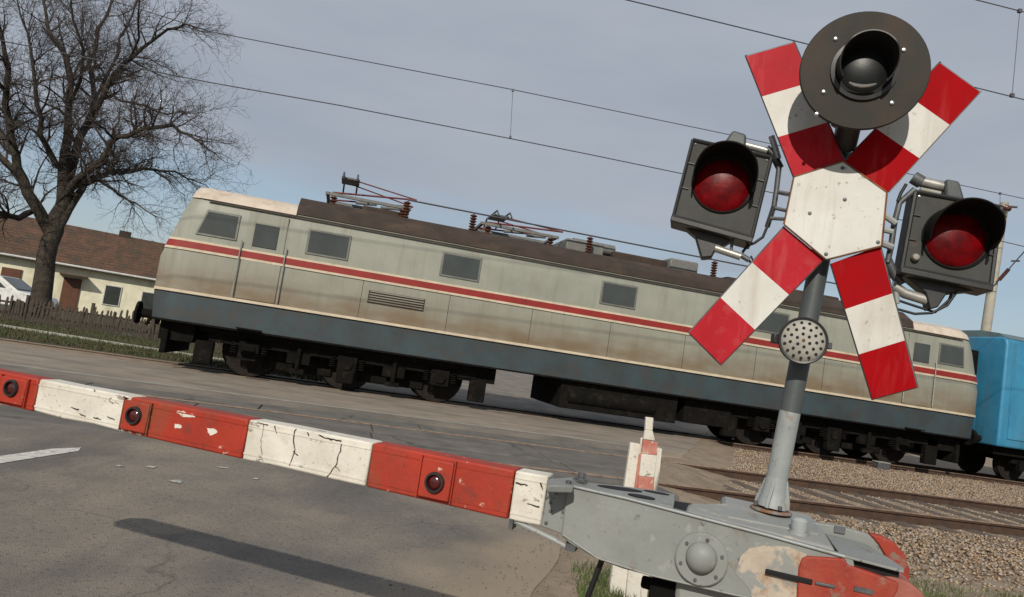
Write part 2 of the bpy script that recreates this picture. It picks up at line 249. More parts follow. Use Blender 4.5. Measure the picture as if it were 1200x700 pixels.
def tag(o,label=None,cat=None,group=None,kind=None):
    if label: o['label']=label
    if cat: o['category']=cat
    if group: o['group']=group
    if kind: o['kind']=kind
    return o
def thing(name,label,cat,loc=(0,0,0),rz=0,group=None):
    o=bpy.data.objects.new(name,None); COL.objects.link(o); o.location=loc; o.rotation_euler=(0,0,rz); o.empty_display_size=.1
    return tag(o,label,cat,group)
def inst(src,parent,loc,rz=0,name=None):
    o=src.copy(); COL.objects.link(o); o.parent=parent; o.location=loc; o.rotation_euler=(0,0,rz); return o
def fastmesh(name,V,Fc,nper,material,parent=None):
    """V (n,3), Fc (m,nper) arrays -> one mesh object"""
    me=bpy.data.meshes.new(name); me.vertices.add(len(V)); me.vertices.foreach_set('co',np.asarray(V,dtype=np.float32).ravel())
    m=len(Fc); me.loops.add(m*nper); me.loops.foreach_set('vertex_index',np.asarray(Fc,dtype=np.int32).ravel())
    me.polygons.add(m); me.polygons.foreach_set('loop_start',np.arange(0,m*nper,nper,dtype=np.int32)); me.polygons.foreach_set('loop_total',np.full(m,nper,dtype=np.int32))
    me.update(calc_edges=True); me.validate(); me.materials.append(M[material]); o=bpy.data.objects.new(name,me); COL.objects.link(o)
    if parent is not None: o.parent=parent
    return o
# ================================================================= SETTING
W_NEAR,W_FAR=8.62,11.05          # rails of the near track
W2=17.06                          # near rail of the train's track
FACE=W2-.78                       # near side of the train
def edge_x(y):                    # right edge of the road
    return float(np.interp(y,[-6,3.2,4.19,6.76,9.0,10.5,12.2,13.2,16.5,22,40,120],[-2.6,.05,.36,1.0,1.75,2.35,3.0,3.45,4.6,6.4,12.5,40]))
def gz(x,y):                      # terrain height
    d=x-edge_x(y)
    if d<0: return -.035 if d<-.25 else -.035+.031*(d+.25)/.25
    t=min(d/1.3,1); t=t*t*(3-2*t)
    return -.004*(1-t)-.145*t
xs=np.concatenate([np.arange(-30,-4,.8),np.arange(-4,12,.16),np.arange(12,45,.8)]); ys=np.concatenate([np.arange(-6,18,.16),np.arange(18,45,.8)])
V=[];Fc=[]
for j,y in enumerate(ys):
    for i,x in enumerate(xs):
        z=gz(x,y); 
        if z<-.036 or x>edge_x(y): z+=random.uniform(-.008,.008)*min(1,abs(x-edge_x(y))*2)
        V.append((x,y,z))
nx=len(xs)
for j in range(len(ys)-1):
    for i in range(nx-1): Fc.append((j*nx+i,j*nx+i+1,(j+1)*nx+i+1,(j+1)*nx+i))
o=fastmesh('ground',V,Fc,4,'dirt'); tag(o,kind='structure'); o.data.polygons.foreach_set('use_smooth',[True]*len(Fc))
b=MB(); zf=-.16
R=900
for (x0,x1,y0,y1) in [(-R,-29.9,-R,R),(44,R,-R,R),(-29.9,44,44,R),(-29.9,44,-R,-5.9)]: b.add([(x0,y0,zf),(x1,y0,zf),(x1,y1,zf),(x0,y1,zf)],[(0,1,2,3)])
tag(b.build('terrain','drygrass'),kind='structure')
# road: one slab with the ragged right edge
road_y=[-6]+list(np.arange(0,13.3,.35))+[14.5,16.5,20,26,40,120]
right=[]
for y in road_y: right.append(Vector((edge_x(y)+(random.uniform(-.07,.07) if y<13 else 0),y,0)))
left=[Vector((-16,120,0)),Vector((-16,-6,0))]
def strip(name,pts,mt,depth=.12,parent=None,bevel=0): 
    b=MB(); b.prism(pts,Vector((0,0,-depth))); return b.build(name,mt,parent,bevel=bevel,smooth=False)
def clipw(pts,w0,w1):            # cut a polygon with the band w0..w1 of railway offsets
    def cl(P,f):
        out=[]
        for i in range(len(P)):
            a,c=P[i],P[(i+1)%len(P)]; fa,fc=f(a),f(c)
            if fa>=0: out.append(a)
            if fa*fc<0: out.append(a+(c-a)*(fa/(fa-fc)))
        return out
    P=cl(pts,lambda p:p.dot(TN)-w0); return cl(P,lambda p:w1-p.dot(TN))
full=right+left
road=tag(strip('road',clipw(full,-50,W_NEAR-.86),'asphalt'),kind='structure')
for w0,w1 in ((W_FAR+.84,12.86),): strip('road_surface',clipw(full,w0,w1),'asphalt',parent=road)
apron=tag(strip('pavement',clipw(full,12.98,W2-.06),'apron',.1),kind='structure')
strip('road_surface',clipw(full,W2+1.5,110),'asphalt',.1,parent=road)
tag(strip('road_edging',clipw(full,12.87,12.97),'kerb',.1,parent=road),'pale narrow strip set in the road along the track')
# white centre dash
dash=[G(-90,549,.004),G(0,534.5,.004),G(60,526,.004),G(95,524.5,.004),G(92,528.5,.004),G(0,543,.004),G(-90,560,.004)]
b=MB(); b.add(dash,[tuple(range(7))[::-1]]); b.build('lane_marking','paint',road,smooth=False)
# crossing panels: long slabs between and beside the flush rails of the near track
def panel(s0,s1,w0,w1,par):
    g=.012; pts=[TW(s0+g,w0+g),TW(s1-g,w0+g),TW(s1-g,w1-g),TW(s0+g,w1-g)]
    for p in pts: p.z=-.002+random.uniform(-.003,.004)
    b=MB(); b.prism(pts,Vector((0,0,-.1))); return b.build('crossing_panel','panel',par,bevel=.008)
rowsw=[(W_NEAR-.86,W_NEAR-.06)]+[(W_NEAR+.10+k*.745,W_NEAR+.10+(k+1)*.745) for k in range(3)]+[(W_FAR+.07,W_FAR+.84)]
for (w0,w1) in rowsw:
    wm=(w0+w1)/2; s=-14.0+random.uniform(0,1)
    send=4.9-(W_FAR-wm)*.32+random.uniform(-.1,.1)
    while s<send-.3:
        e=min(s+2.4,send); panel(s,e,w0,w1,road); s=e
# grassy verge beyond the railway on the left
def patch(name,pts,mt,z,depth=.1):
    b=MB(); b.prism([Vector((p[0],p[1],z)) for p in pts],Vector((0,0,-depth))); return b.build(name,mt,smooth=False)
vg=[G(-60,395),G(215,433),TW(-2.2,W2+1.8),TW(20,W2+1.8),TW(40,60),TW(-60,75),TW(-40,W2+2)]
vg=[TW(-34,W2+1.62),TW(-2.5,W2+1.62),TW(-1.0,24.5),TW(3,45),TW(0,100),TW(-100,100),TW(-100,W2+1.62)]
tag(patch('verge',vg,'drygrass',.012,.06),kind='structure')
kb=MB(); a=G(-120,362.5,.05); c=G(285,425.5,.05); dd=(c-a).normalized(); nn=Vector((-dd.y,dd.x,0))
L0=(c-a).length; k=0; K=thing('kerb','low pale concrete kerb running through the grass in front of the picket fence','kerb',(a.x,a.y,0))
while k*1.5<L0:
    kk=MB(); m0=a+dd*(k*1.5+.75); kk.box((m0.x,m0.y,.03),(1.47,.10,.1),dd,nn); kk.build('kerb_stone','kerb',K,bevel=.01); k+=1
# ballast bed and stones, only right of the road
def inball(s,wv):
    p=TW(s,wv); d=p.x-edge_x(p.y); return d
S=np.arange(1.5,60,.22); Wd=np.arange(5.2,W2+2.6,.22); V=[];Fc=[];idx={}
for i,s in enumerate(S):
    for j,wv in enumerate(Wd):
        d=inball(s,wv); edge=min(max((d-.25)/.7,0),1); e2=min(max((wv-5.2)/1.6,0),1)
        z=-.2+.03*edge*e2+random.uniform(0,.02); V.append(tuple(TW(s,wv,z)))
nw=len(Wd)
for i in range(len(S)-1):
    for j in range(nw-1):
        if inball(S[i],Wd[j])>-.1: Fc.append((i*nw+j,(i+1)*nw+j,(i+1)*nw+j+1,i*nw+j+1))
tag(fastmesh('track_bed',V,Fc,4,'ballast'),kind='structure')
def stones(n,s0,s1,w0,w1,r0,r1,keep):
    pts=[]
    while len(pts)<n:
        s=s0+(s1-s0)*random.random()**1.5; wv=random.uniform(w0,w1); d=inball(s,wv)
        if d<.15: continue
        if d<.9 and random.random()>(d-.1)/.8: continue
        if not keep(s,wv): continue
        e2=min(max((wv-5.2)/1.6,0),1); edge=min(max((d-.25)/.7,0),1)
        if wv<7.0 and random.random()>(wv-5.0)/2.0: continue
        pts.append((*TW(s,wv,-.2+.03*edge*e2+(.035 if abs(wv-(W_NEAR+W_FAR)/2)>1.75 else 0)+random.uniform(.0,.025)),random.uniform(r0,r1)))
    return np.array(pts)
def rocks(name,P,par=None,mt='stone'):
    n=len(P); base=np.array([(1,0,0),(-1,0,0),(0,1,0),(0,-1,0),(0,0,1),(0,0,-1)],float)
    fc=np.array([(0,2,4),(2,1,4),(1,3,4),(3,0,4),(2,0,5),(1,2,5),(3,1,5),(0,3,5)])
    V=base[None]*RNG.uniform(.55,1.25,(n,6,1))+RNG.uniform(-.35,.35,(n,6,3))
    an=RNG.uniform(0,2*PI,n); c,s=np.cos(an),np.sin(an); x=V[:,:,0]*c[:,None]-V[:,:,1]*s[:,None]; y=V[:,:,0]*s[:,None]+V[:,:,1]*c[:,None]
    V=np.stack([x,y,V[:,:,2]*.7],-1)*P[:,None,3:4]+P[:,None,:3]
    Fc=fc[None]+(np.arange(n)*6)[:,None,None]
    return fastmesh(name,V.reshape(-1,3),Fc.reshape(-1,3),3,mt,par)
slp=lambda s,wv: abs(((s-4.6)+.31)%.62-.31)<.14 and W_NEAR-.45<wv<W_FAR+.45 and random.random()<.93
isrl=lambda wv,r:abs(wv-r)<.06
keep=lambda s,wv: not(slp(s,wv) or isrl(wv,W_NEAR) or isrl(wv,W_FAR))
P=stones(62000,2.2,20,5.2,W2-.1,.014,.034,keep); P2=stones(26000,12,55,6,W2+2.4,.02,.045,keep)
tag(rocks('ballast',np.vstack([P,P2])),'tan crushed stone ballast around the rails on the right','ballast',kind='stuff')
# ---------------------------------------------------------------- tracks
def track(label,wn,wf,s0,s1,sl0,slen,zt=0.0):
    t=thing('railway_track',label,'railway track',TW(s0,(wn+wf)/2),TANG)
    ln=s1-s0; wo=(wf-wn)/2
    for sg in (-1,1):
        b=MB(); prof=[(-.075,-.165),(.075,-.165),(.075,-.15),(.012,-.13),(.010,-.045),(.036,-.032),(.036,-.006),(-.036,-.006),(-.036,-.032),(-.010,-.045),(-.012,-.13),(-.075,-.15)]
        pts=[Vector((0,sg*wo+y,z)) for y,z in prof]; b.prism(pts,Vector((ln,0,0))); r=b.build('rail','rail',t,local=True,smooth=False)
        h=MB(); h.box((ln/2,sg*wo,-.0025),(ln,.062,.008)); h.build('rail_head','railtop',r,local=True,smooth=False)
    slm=MB(); slm.box((0,0,-.195),(.24,(wf-wn)+.95,.13)); first=None; x=sl0-s0; k=0
    while x<slen-s0:
        if first is None: first=slm.build('sleeper','sleeper',t,local=True,bevel=.01); first.location=(x,0,0)
        else: q=inst(first,t,(x+random.uniform(-.03,.03),random.uniform(-.03,.03),random.uniform(-.006,.006)),random.uniform(-.01,.01))
        x+=.62; k+=1
    return t
track('rusty near track lying flush in the road, then in tan ballast beside the mast',W_NEAR,W_FAR,-16,60,4.6,50)
track('railway track under the passing locomotive, behind the near track',W2,W2+1.435,-34,70,4.9,62)
b=MB(); gl=TW(0,0)
# ---------------------------------------------------------------- grass tufts
def blades(n,pick,h0,h1,wd,mt,name,label):
    P=[]
    while len(P)<n:
        p=pick()
        if p is not None: P.append(p)
    P=np.array(P); n=len(P); an=RNG.uniform(0,2*PI,n); h=RNG.uniform(h0,h1,n); lean=RNG.uniform(-.5,.5,(n,2))*h[:,None]
    dx=np.cos(an)*wd/2; dy=np.sin(an)*wd/2
    A=P+np.stack([dx,dy,0*dx],1); B=P-np.stack([dx,dy,0*dx],1)
    Mm=P+np.stack([lean[:,0]*.35,lean[:,1]*.35,h*.6],1); A2=Mm+np.stack([dx,dy,0*dx],1)*.6; B2=Mm-np.stack([dx,dy,0*dx],1)*.6
    Tp=P+np.stack([lean[:,0],lean[:,1],h],1)
    V=np.stack([A,B,B2,A2,Tp],1).reshape(-1,3); b0=np.arange(n)*5
    F3=np.concatenate([np.stack([b0,b0+1,b0+2],1),np.stack([b0,b0+2,b0+3],1),np.stack([b0+3,b0+2,b0+4],1)])
    return tag(fastmesh(name,V,F3,3,mt),label,'grass',kind='stuff')
def near_pick():
    s=random.gauss(0,1); x=random.uniform(.62,2.6); y=random.uniform(3.2,5.6)
    d=x-edge_x(y)
    if d<.16+.08*math.sin(y*5)+random.uniform(-.06,.3): return None
    if y>4.7+random.uniform(-.5,.4): return None
    if math.sin(x*7+y*3)*math.sin(y*6-x*2)+random.uniform(-.3,1.3)<0: return None
    return (x,y,gz(x,y)-.005)
blades(26000,near_pick,.02,.075,.006,'grass','grass','short green grass on the dirt below the barrier arm')
def rp():
    x=random.uniform(2.0,7); y=random.uniform(2.6,6.6); p=Vector((x,y,0)); wv=p.dot(TN)
    if wv>6.0+random.uniform(-.9,.3)+.35*math.sin(x*4): return None
    if math.sin(x*5+y*4)*math.sin(y*7-x*3)+random.uniform(-.3,1)<0: return None
    return (x,y,-.165)
blades(26000,rp,.03,.10,.007,'grass','grass','green grass at the foot of the ballast in the right corner')
def lp():
    s=random.uniform(-26,.5); wv=random.uniform(W2+1.7,28)
    p=TW(s,wv)
    if random.random()<.45 and wv>22: return None
    return (p.x,p.y,.0)
blades(60000,lp,.03,.12,.022,'vgrass','grass','rough green grass on the verge before the picket fence')
# ================================================================= OVERHEAD LINE
def wire_pts(px,wv,ext=35):
    p0=TW(0,wv); P=[PL(x,y,p0,TN) for x,y in px]; a=P[0]-(P[1]-P[0]).normalized()*ext; c=P[-1]+(P[-1]-P[-2]).normalized()*ext
    if a.z<4: a.z=P[0].z
    return [a]+P+[c]
WT=W2+.72
def wire(label,px,wv,r,dr=(),ext=35):
    P=wire_pts(px,wv,ext); t=thing('overhead_wire',label,'overhead wire',P[len(P)//2],0,'wires of the overhead line')
    b=MB(); b.tube(P,r,6); b.build('cable','wire',t)
    for (a,c) in dr:
        b=MB(); pa=PL(*a,TW(0,wv),TN); pc=PL(*c,TW(0,wv),TN); b.tube([pa,pc],r*.6,6); b.build('dropper','wire',t)
        b=MB(); b.box(pa,(.06,.05,.06)); b.build('clamp','wire',t); b=MB(); b.box(pc,(.06,.05,.06)); b.build('clamp','wire',t)
    return t
wire('higher of the two thin wires crossing the sky from the bare tree',[(215,27),(250,38),(600,105),(850,157),(1130,218),(1200,233)],WT,.011,[((601,106),(598,161)),((1172,227),(1171,282))])
wire('lower of the two thin wires crossing the sky from the bare tree',[(197,87),(247,97),(400,124),(600,163),(690,181),(796,203),(1170,282),(1200,289)],WT,.013)
wire('wire passing behind the round black signal disc near the top edge',[(730,-1),(780,11),(935,49),(1144,103),(1200,117)],(W_NEAR+W_FAR)/2,.009)
wire('wire in the top right corner with a vertical dropper',[(1090,-14),(1140,-1),(1195,13),(1230,21)],(W_NEAR+W_FAR)/2,.009,[((1195,13),(1186,112))],ext=20)
# ================================================================= LOCOMOTIVE
LS0,LS1=-3.95,16.85
loco=thing('locomotive','grey green electric locomotive with red stripe passing behind the crossing','locomotive',TW(LS0,FACE),TANG)
LL=LS1-LS0; BW=2.96
def LP(x,y): # photo point on the near side -> loco local s,z
    p=PL(x,y,TW(0,FACE),TN); return p.dot(T)-LS0,p.z
def rake(x,z):
    d=max(0,z-2.35)*.30+max(0,1.5-z)*.12
    if x<1.0: return x+d*(1-x)
    if x>LL-1.0: return x-d*(x-(LL-1))
    return x
def loft(name,prof,stations,mt,parent=loco,inset=lambda x:0.0,**k):
    """prof: (y,z) loop with y 0 near .. BW far"""
    b=MB(); n=len(prof); vs=[]
    for x in stations:
        i=inset(x)
        for (y,z) in prof:
            yy=BW/2+(y-BW/2)*(1-i); vs.append((rake(x,z),yy,z))
    fs=[(a*n+j,a*n+(j+1)%n,(a+1)*n+(j+1)%n,(a+1)*n+j) for a in range(len(stations)-1) for j in range(n)]
    fs+=[tuple(range(n))[::-1],tuple(range((len(stations)-1)*n,len(stations)*n))]
    b.add(vs,fs); return b.build(name,mt,parent,local=True,**k)
def ins(x):
    e=min(x,LL-x); return .10*max(0,1-e/.55)**2
st=[0,.08,.2,.4,.7,1.0]+list(np.linspace(1.6,LL-1.6,12))+[LL-1.0,LL-.7,LL-.4,LL-.2,LL-.08,LL]
body=loft('body',[(0,1.60),(0,2.3),(0,3.3),(.03,3.55),(.10,3.70),(BW-.10,3.70),(BW-.03,3.55),(BW,3.3),(BW,2.3),(BW,1.60)],st,'locobody',inset=ins,angle=50)
skirt=loft('skirt',[(.015,.98),(.015,1.597),(BW-.015,1.597),(BW-.015,.98)],st,'locoblue',inset=ins,angle=50)
mid=[.97+.0]+[]
def band(name,z0,z1,o,mt,s0=0,s1=LL,parent=body):
    sts=[x for x in st if s0<=x<=s1]
    if sts[0]>s0+1e-3: sts=[s0]+sts
    if sts[-1]<s1-1e-3: sts=sts+[s1]
    vs=[];fs=[];b=MB()
    for x in sts:
        i=ins(x)
        for (y,z) in ((-o,z0),(-o,z1),(.01,z1),(.01,z0)):
            vs.append((rake(x,z),BW/2+(y-BW/2)*(1-i),z))
    n=4
    fs=[(a*n+j,a*n+(j+1)%n,(a+1)*n+(j+1)%n,(a+1)*n+j) for a in range(len(sts)-1) for j in range(n)]+[(3,2,1,0),tuple(range((len(sts)-1)*n,len(sts)*n))]
    b.add(vs,fs); return b.build(name,mt,parent,local=True,smooth=False)
band('cream_line',1.60,1.655,.030,'cream'); band('red_stripe',2.545,2.685,.028,'stripe'); band('cream_line',2.495,2.545,.026,'cream'); band('cream_line',2.685,2.73,.026,'cream')
band('gutter_rail',3.60,3.635,.03,'roofdark',s0=.6,s1=LL-.6); band('skirt_edge',.985,1.02,.02,'under')
for (a,c) in ((.0,2.55),(LL-2.3,LL)):
    xs_=[x for x in st if a<=x<=c]; xs_=sorted(set([a+1e-4]+xs_+[c]))
    loft('cab_roof',[(.02,3.64),(.08,3.78),(.3,3.92),(.8,4.0),(BW-.8,4.0),(BW-.3,3.92),(BW-.08,3.78),(BW-.02,3.64)],xs_,'cabroof',inset=ins,angle=50)
loft('roof',[(.06,3.68),(.10,3.86),(.34,4.02),(.5,4.12),(BW-.5,4.12),(BW-.34,4.02),(BW-.10,3.86),(BW-.06,3.68)],[2.552,LL-2.302],'roofdark',angle=20)
# windows
def win(x0,x1,z0,z1,name='window',slant=0):
    b=MB(); pts=[(x0,z0),(x1,z0),(x1,z1),(x0+slant,z1)]; y=-.022
    b.prism([Vector((rake(x,z),y,z)) for x,z in pts],Vector((0,.04,0))); f=b.build(name,'winframe',body,local=True,bevel=.01)
    g=.045; pts=[(x0+g,z0+g),(x1-g,z0+g),(x1-g,z1-g),(x0+slant+g,z1-g)]
    b=MB(); b.prism([Vector((rake(x,z),-.027,z)) for x,z in pts],Vector((0,.02,0))); b.build('pane','glass',f,local=True) if False else b.build('pane','glass',f,local=True)
    return f
for px in ((385,287),(540,313),(725,346),(905,378)):
    s,z=LP(*px); win(s-.46,s+.46,z-.28,z+.28)
win(.55,1.45,2.86,3.42,'cab_window',.12); win(LL-1.5,LL-.6,2.86,3.42,'cab_window')
for s0 in (1.62,LL-2.45):   # cab doors
    b=MB(); b.box((s0+.4,-.006,2.61),(.82,.03,1.88)); d=b.build('cab_door','locobody',body,local=True,bevel=.008)
    b=MB(); b.box((s0+.4,-.026,3.06),(.5,.02,.5)); b.build('door_window','glass',d,local=True,bevel=.01)
    for q in (-.46,.46): b=MB(); b.tube([(s0+.4+q,-.06,1.7),(s0+.4+q,-.06,2.9)],.014,6); b.build('handrail','galv',d,local=True)
    for zz in (.42,.72,1.05): b=MB(); b.box((s0+.4,-.06,zz),(.5,.16,.03)); b.build('step','under',skirt,local=True)
for (s0,s1,z0,z1) in ((4.35,5.6,2.02,2.3),):  # vent grilles
    b=MB(); b.box(((s0+s1)/2,-.004,(z0+z1)/2),(s1-s0,.02,z1-z0)); g=b.build('vent_grille','roofdark',body,local=True)
    z=z0+.04
    while z<z1: 
        b=MB(); b.box(((s0+s1)/2,-.02,z),(s1-s0-.04,.02,.022)); b.build('louvre','locobody',g,local=True,smooth=False); z+=.055
for s0 in np.arange(4.2,LL-3,1.95):   # panel seams
    b=MB(); b.box((s0,.001,2.07),(.010,.008,.82)); b.build('panel_seam','roofdark',body,local=True,smooth=False)
# running gear
def bogie(cx):
    bg_=MB(); bg_.box((cx,.42,.80),(5.9,.14,.26)); bg_.box((cx-1.05,.42,.6),(.5,.14,.3)); bg_.box((cx+1.05,.42,.6),(.5,.14,.3)); bg_.box((cx,BW-.42,.80),(5.9,.14,.26)); bg_.box((cx,BW/2,.75),(1.2,BW-.9,.3))
    for q in (-2.65,2.65): bg_.box((cx+q,BW/2,.8),(.2,BW-.8,.2))
    B=bg_.build('bogie','under',loco,local=True,bevel=.015)
    for ax in (-2.1,0,2.1):
        for y,sg in ((.78,1),(BW-.78,-1)):
            b=MB(); b.lathe((cx+ax,y,.60),(0,sg,0),[(0,-.02),(.12,-.03),(.14,.0),(.42,.02),(.50,-.02),(.59,-.02),(.60,.05),(.63,.11),(.63,.13),(0,.13)],28); b.build('wheel','wheel',B,local=True)
        b=MB(); b.box((cx+ax,.36,.60),(.42,.16,.36)); b.cyl((cx+ax,.28,.60),(0,-1,0),.13,.05,n=16); b.build('axle_box','under',B,local=True,bevel=.01)
        for q in (-.32,.32):
            b=MB(); 
            for kz in range(6): b.lathe((cx+ax+q,.36,.50+kz*.05),(0,0,1),[(.05,0),(.075,.018),(.05,.036)],12)
            b.build('spring','under',B,local=True)
    for ax in (-1.05,1.05): b=MB(); b.tube([(cx+ax,.3,.95),(cx+ax,.3,.35)],.05,8); b.box((cx+ax,.33,.3),(.3,.1,.1)); b.build('brake_cylinder','under',B,local=True)
bogie(4.15); bogie(LL-4.15)
for cx in (4.15,LL-4.15):
    for ax in (-1.05,1.05): b=MB(); b.box((cx+ax,BW/2,.55),(1.5,1.5,.62)); b.build('traction_motor','under',loco,local=True,bevel=.03)
    b=MB(); b.box((cx,.30,.98),(6.3,.08,.24)); b.build('side_sill','under',loco,local=True,bevel=.01)
    for q in (-3.0,-.0,3.0): b=MB(); b.box((cx+q,.36,.42),(.38,.2,.5)); b.build('sand_box','under',loco,local=True,bevel=.03)
for x0 in (.55,LL-.55-.0): b=MB(); b.box((x0,BW/2,.78),(.7,2.3,.4)); b.build('end_sill','under',loco,local=True,bevel=.02)
b=MB(); b.box((7.1,BW/2,.8),(.9,2.2,.36)); b.build('battery_box','under',loco,local=True,bevel=.02)
b=MB(); b.box((13.0,BW/2,.68),(1.3,2.4,.62)); b.build('battery_box','under',loco,local=True,bevel=.02)
b=MB(); b.box((LL/2+.2,BW/2,.68),(3.0,BW-.3,.72)); b.cyl((LL/2-1.1,.25,.62),(1,0,0),.2,2.2,n=18); b.build('equipment_box','under',loco,local=True,bevel=.02)
for x,sg in ((0,-1),(LL,1)):
    for y in (.6,BW-.6):
        b=MB(); b.cyl((x-sg*.2,y,1.06),(sg,0,0),.10,.5,n=18); b.cyl((x+sg*.3,y,1.06),(sg,0,0),.24,.05,n=24); b.build('buffer','under',loco,local=True)
        b=MB(); b.cyl((x-sg*.02,y+(.25 if y<1 else -.25)*0,1.35),(sg,0,0),.11,.06,n=18); b.build('headlight','chrome',loco,local=True)
    b=MB(); b.box((x-sg*.35,BW/2,.55),(.12,2.5,.5)); b.build('snow_plough','under',loco,local=True,bevel=.02)
    b=MB(); b.tube([(x,BW/2,1.0),(x+sg*.25,BW/2,1.0),(x+sg*.35,BW/2,.8)],.04,8); b.build('coupling','under',loco,local=True)
    for y0,y1 in ((.35,1.4),(1.56,2.61)):
        b=MB(); e=-.012*1; pts=[Vector((rake(max(0,0),z) ,y,z)) for y,z in ((y0,2.85),(y1,2.85),(y1,3.45),(y0,3.45))]
        if sg>0: pts=[Vector((LL-p.x,p.y,p.z)) for p in pts]
        b.prism([p+Vector((sg*.012,0,0)) for p in pts],Vector((-sg*.03,0,0))); b.build('windscreen','glass',body,local=True)
# roof gear
def insul(x,y,z0,h,par):
    b=MB(); n=max(3,int(h/.06)); prof=[(.03,0)]
    for k in range(n): prof+=[(.085,h*(k+.3)/n),(.085,h*(k+.5)/n),(.035,h*(k+.75)/n)]
    prof+=[(.03,h),(0,h)]; b.lathe((x,y,z0),(0,0,1),prof,12); return b.build('insulator','insul',par,local=True)
def panto(cx,up,direction=1):
    base=MB(); z0=4.42
    for y in (.95,BW-.95): base.box((cx,y,z0),(2.0,.07,.07))
    for x in (-.95,.95): base.box((cx+x,BW/2,z0),(.07,1.15,.07))
    Pn=base.build('pantograph','pantogrey',loco,local=True,bevel=.006)
    for x in (-.8,.8):
        for y in (.95,BW-.95): insul(cx+x,y,4.10,.29,Pn)
    zt=z0+.14+up
    for y in (1.0,BW-1.0):
        b=MB(); b.tube([(cx-.85,y,z0+.05),(cx+1.1*direction*1.0,y,z0+.1+up*.45)],.022,8); b.build('lower_arm','pantored',Pn,local=True)
        b=MB(); b.tube([(cx+1.1*direction,y,z0+.1+up*.45),(cx-.5*direction,BW/2+(y-BW/2)*.6,zt)],.016,8); b.build('upper_arm','pantored',Pn,local=True)
    for q in (-.16,.16):
        b=MB(); b.tube([(cx-.5*direction+q,BW/2-.95,zt-.12),(cx-.5*direction+q,BW/2-.65,zt+.05),(cx-.5*direction+q,BW/2+.65,zt+.05),(cx-.5*direction+q,BW/2+.95,zt-.12)],.022,8); b.build('contact_strip','galvd',Pn,local=True)
    b=MB(); b.box((cx-.5*direction,BW/2,zt),(.42,.7,.04)); b.build('pan_head','galvd',Pn,local=True)
    for x in (-.3,.3): b=MB(); b.tube([(cx+x,BW/2,z0),(cx+x+.5,BW/2,z0+.05)],.04,8); b.build('raising_spring','pantogrey',Pn,local=True)
sA,_=LP(428,215); sB,_=LP(618,250)
panto(sA+.15,.34); panto(sB+.1,.16)
bars=[LP(480,233),LP(560,250),LP(700,280),LP(850,310),LP(1040,350)]
bp=[]
b=MB(); 
for s,z in bars: bp.append((s,.55,4.55))
b.tube(bp,.02,6); b.build('busbar','wire',loco,local=True)
for s,_ in bars: insul(s,.55,4.06,.46,loco)
for (s0,s1,y0,y1,h) in ((3.9,4.9,1.0,2.0,.2),(8.9,9.9,.8,2.2,.32),(10.1,11.6,.7,2.3,.20),(11.8,12.6,1.0,2.0,.36),(13.4,16.8,.9,2.1,.14)):
    b=MB(); b.box(((s0+s1)/2,(y0+y1)/2,4.12+h/2),(s1-s0,y1-y0,h)); b.build('roof_box','pantogrey' if h>.3 else 'roofdark',loco,local=True,bevel=.04)
b=MB(); b.cyl((9.1,.95,4.35),(1,0,0),.14,1.1,n=18); b.build('air_tank','pantogrey',loco,local=True)
# ================================================================= CARRIAGE
CS=LS1+.66
car=thing('carriage','bright blue railway carriage coupled behind the locomotive, cut by the right edge','carriage',TW(CS,FACE-.02),TANG)
b=MB(); b.prism([Vector((0,y,z)) for y,z in ((.02,.92),(0,1.2),(0,3.7),(.04,3.85),(.12,3.92),(2.88,3.92),(2.96,3.85),(3,3.7),(3,1.2),(2.98,.92))],Vector((16,0,0)))
cb=b.build('body','carblue',car,local=True,bevel=.05,angle=30)
b=MB(); b.prism([Vector((.02,y,z)) for y,z in ((.05,3.88),(.3,4.02),(.9,4.10),(2.1,4.10),(2.7,4.02),(2.95,3.88))],Vector((16.1,0,0))); b.build('roof','carroof',car,local=True,angle=30)
for k in range(7):
    x=1.9+k*2.0; b=MB(); b.box((x,-.008,2.75),(1.25,.04,.95)); f=b.build('window','frame',cb,local=True,bevel=.03)
    b=MB(); b.box((x,-.022,2.75),(1.13,.03,.83)); b.build('pane','glass',f,local=True,bevel=.02)
b=MB(); b.box((.62,-.006,2.2),(.7,.03,2.1)); b.build('door','carblue',cb,local=True,bevel=.01)
b=MB(); b.box((8,1.5,.8),(15.6,2.4,.22)); b.box((8,1.5,.55),(4,2.0,.4)); b.build('underframe','under',car,local=True,bevel=.02)
for cx in (2.6,13.4):
    b=MB(); b.box((cx,.5,.62),(3.2,.14,.26)); b.box((cx,2.5,.62),(3.2,.14,.26)); b.box((cx,1.5,.6),(.5,2.0,.24)); B=b.build('bogie','under',car,local=True,bevel=.02)
    for ax in (-1.25,1.25):
        for y,sg in ((.8,1),(2.2,-1)):
            b=MB(); b.lathe((cx+ax,y,.46),(0,sg,0),[(0,-.02),(.12,-.03),(.3,.0),(.38,-.02),(.46,-.02),(.46,.05),(.49,.11),(.49,.13),(0,.13)],24); b.build('wheel','wheel',B,local=True)
        b=MB(); b.box((cx+ax,.42,.46),(.34,.14,.28)); b.build('axle_box','under',B,local=True,bevel=.01)
b=MB(); b.box((-.3,1.5,2.2),(.56,1.3,2.6)); b.build('gangway','under',car,local=True,bevel=.03)
for y in (.6,2.4): b=MB(); b.cyl((.1,y,1.06),(-1,0,0),.09,.36,n=16); b.cyl((-.26,y,1.06),(-1,0,0),.22,.04,n=20); b.build('buffer','under',car,local=True)
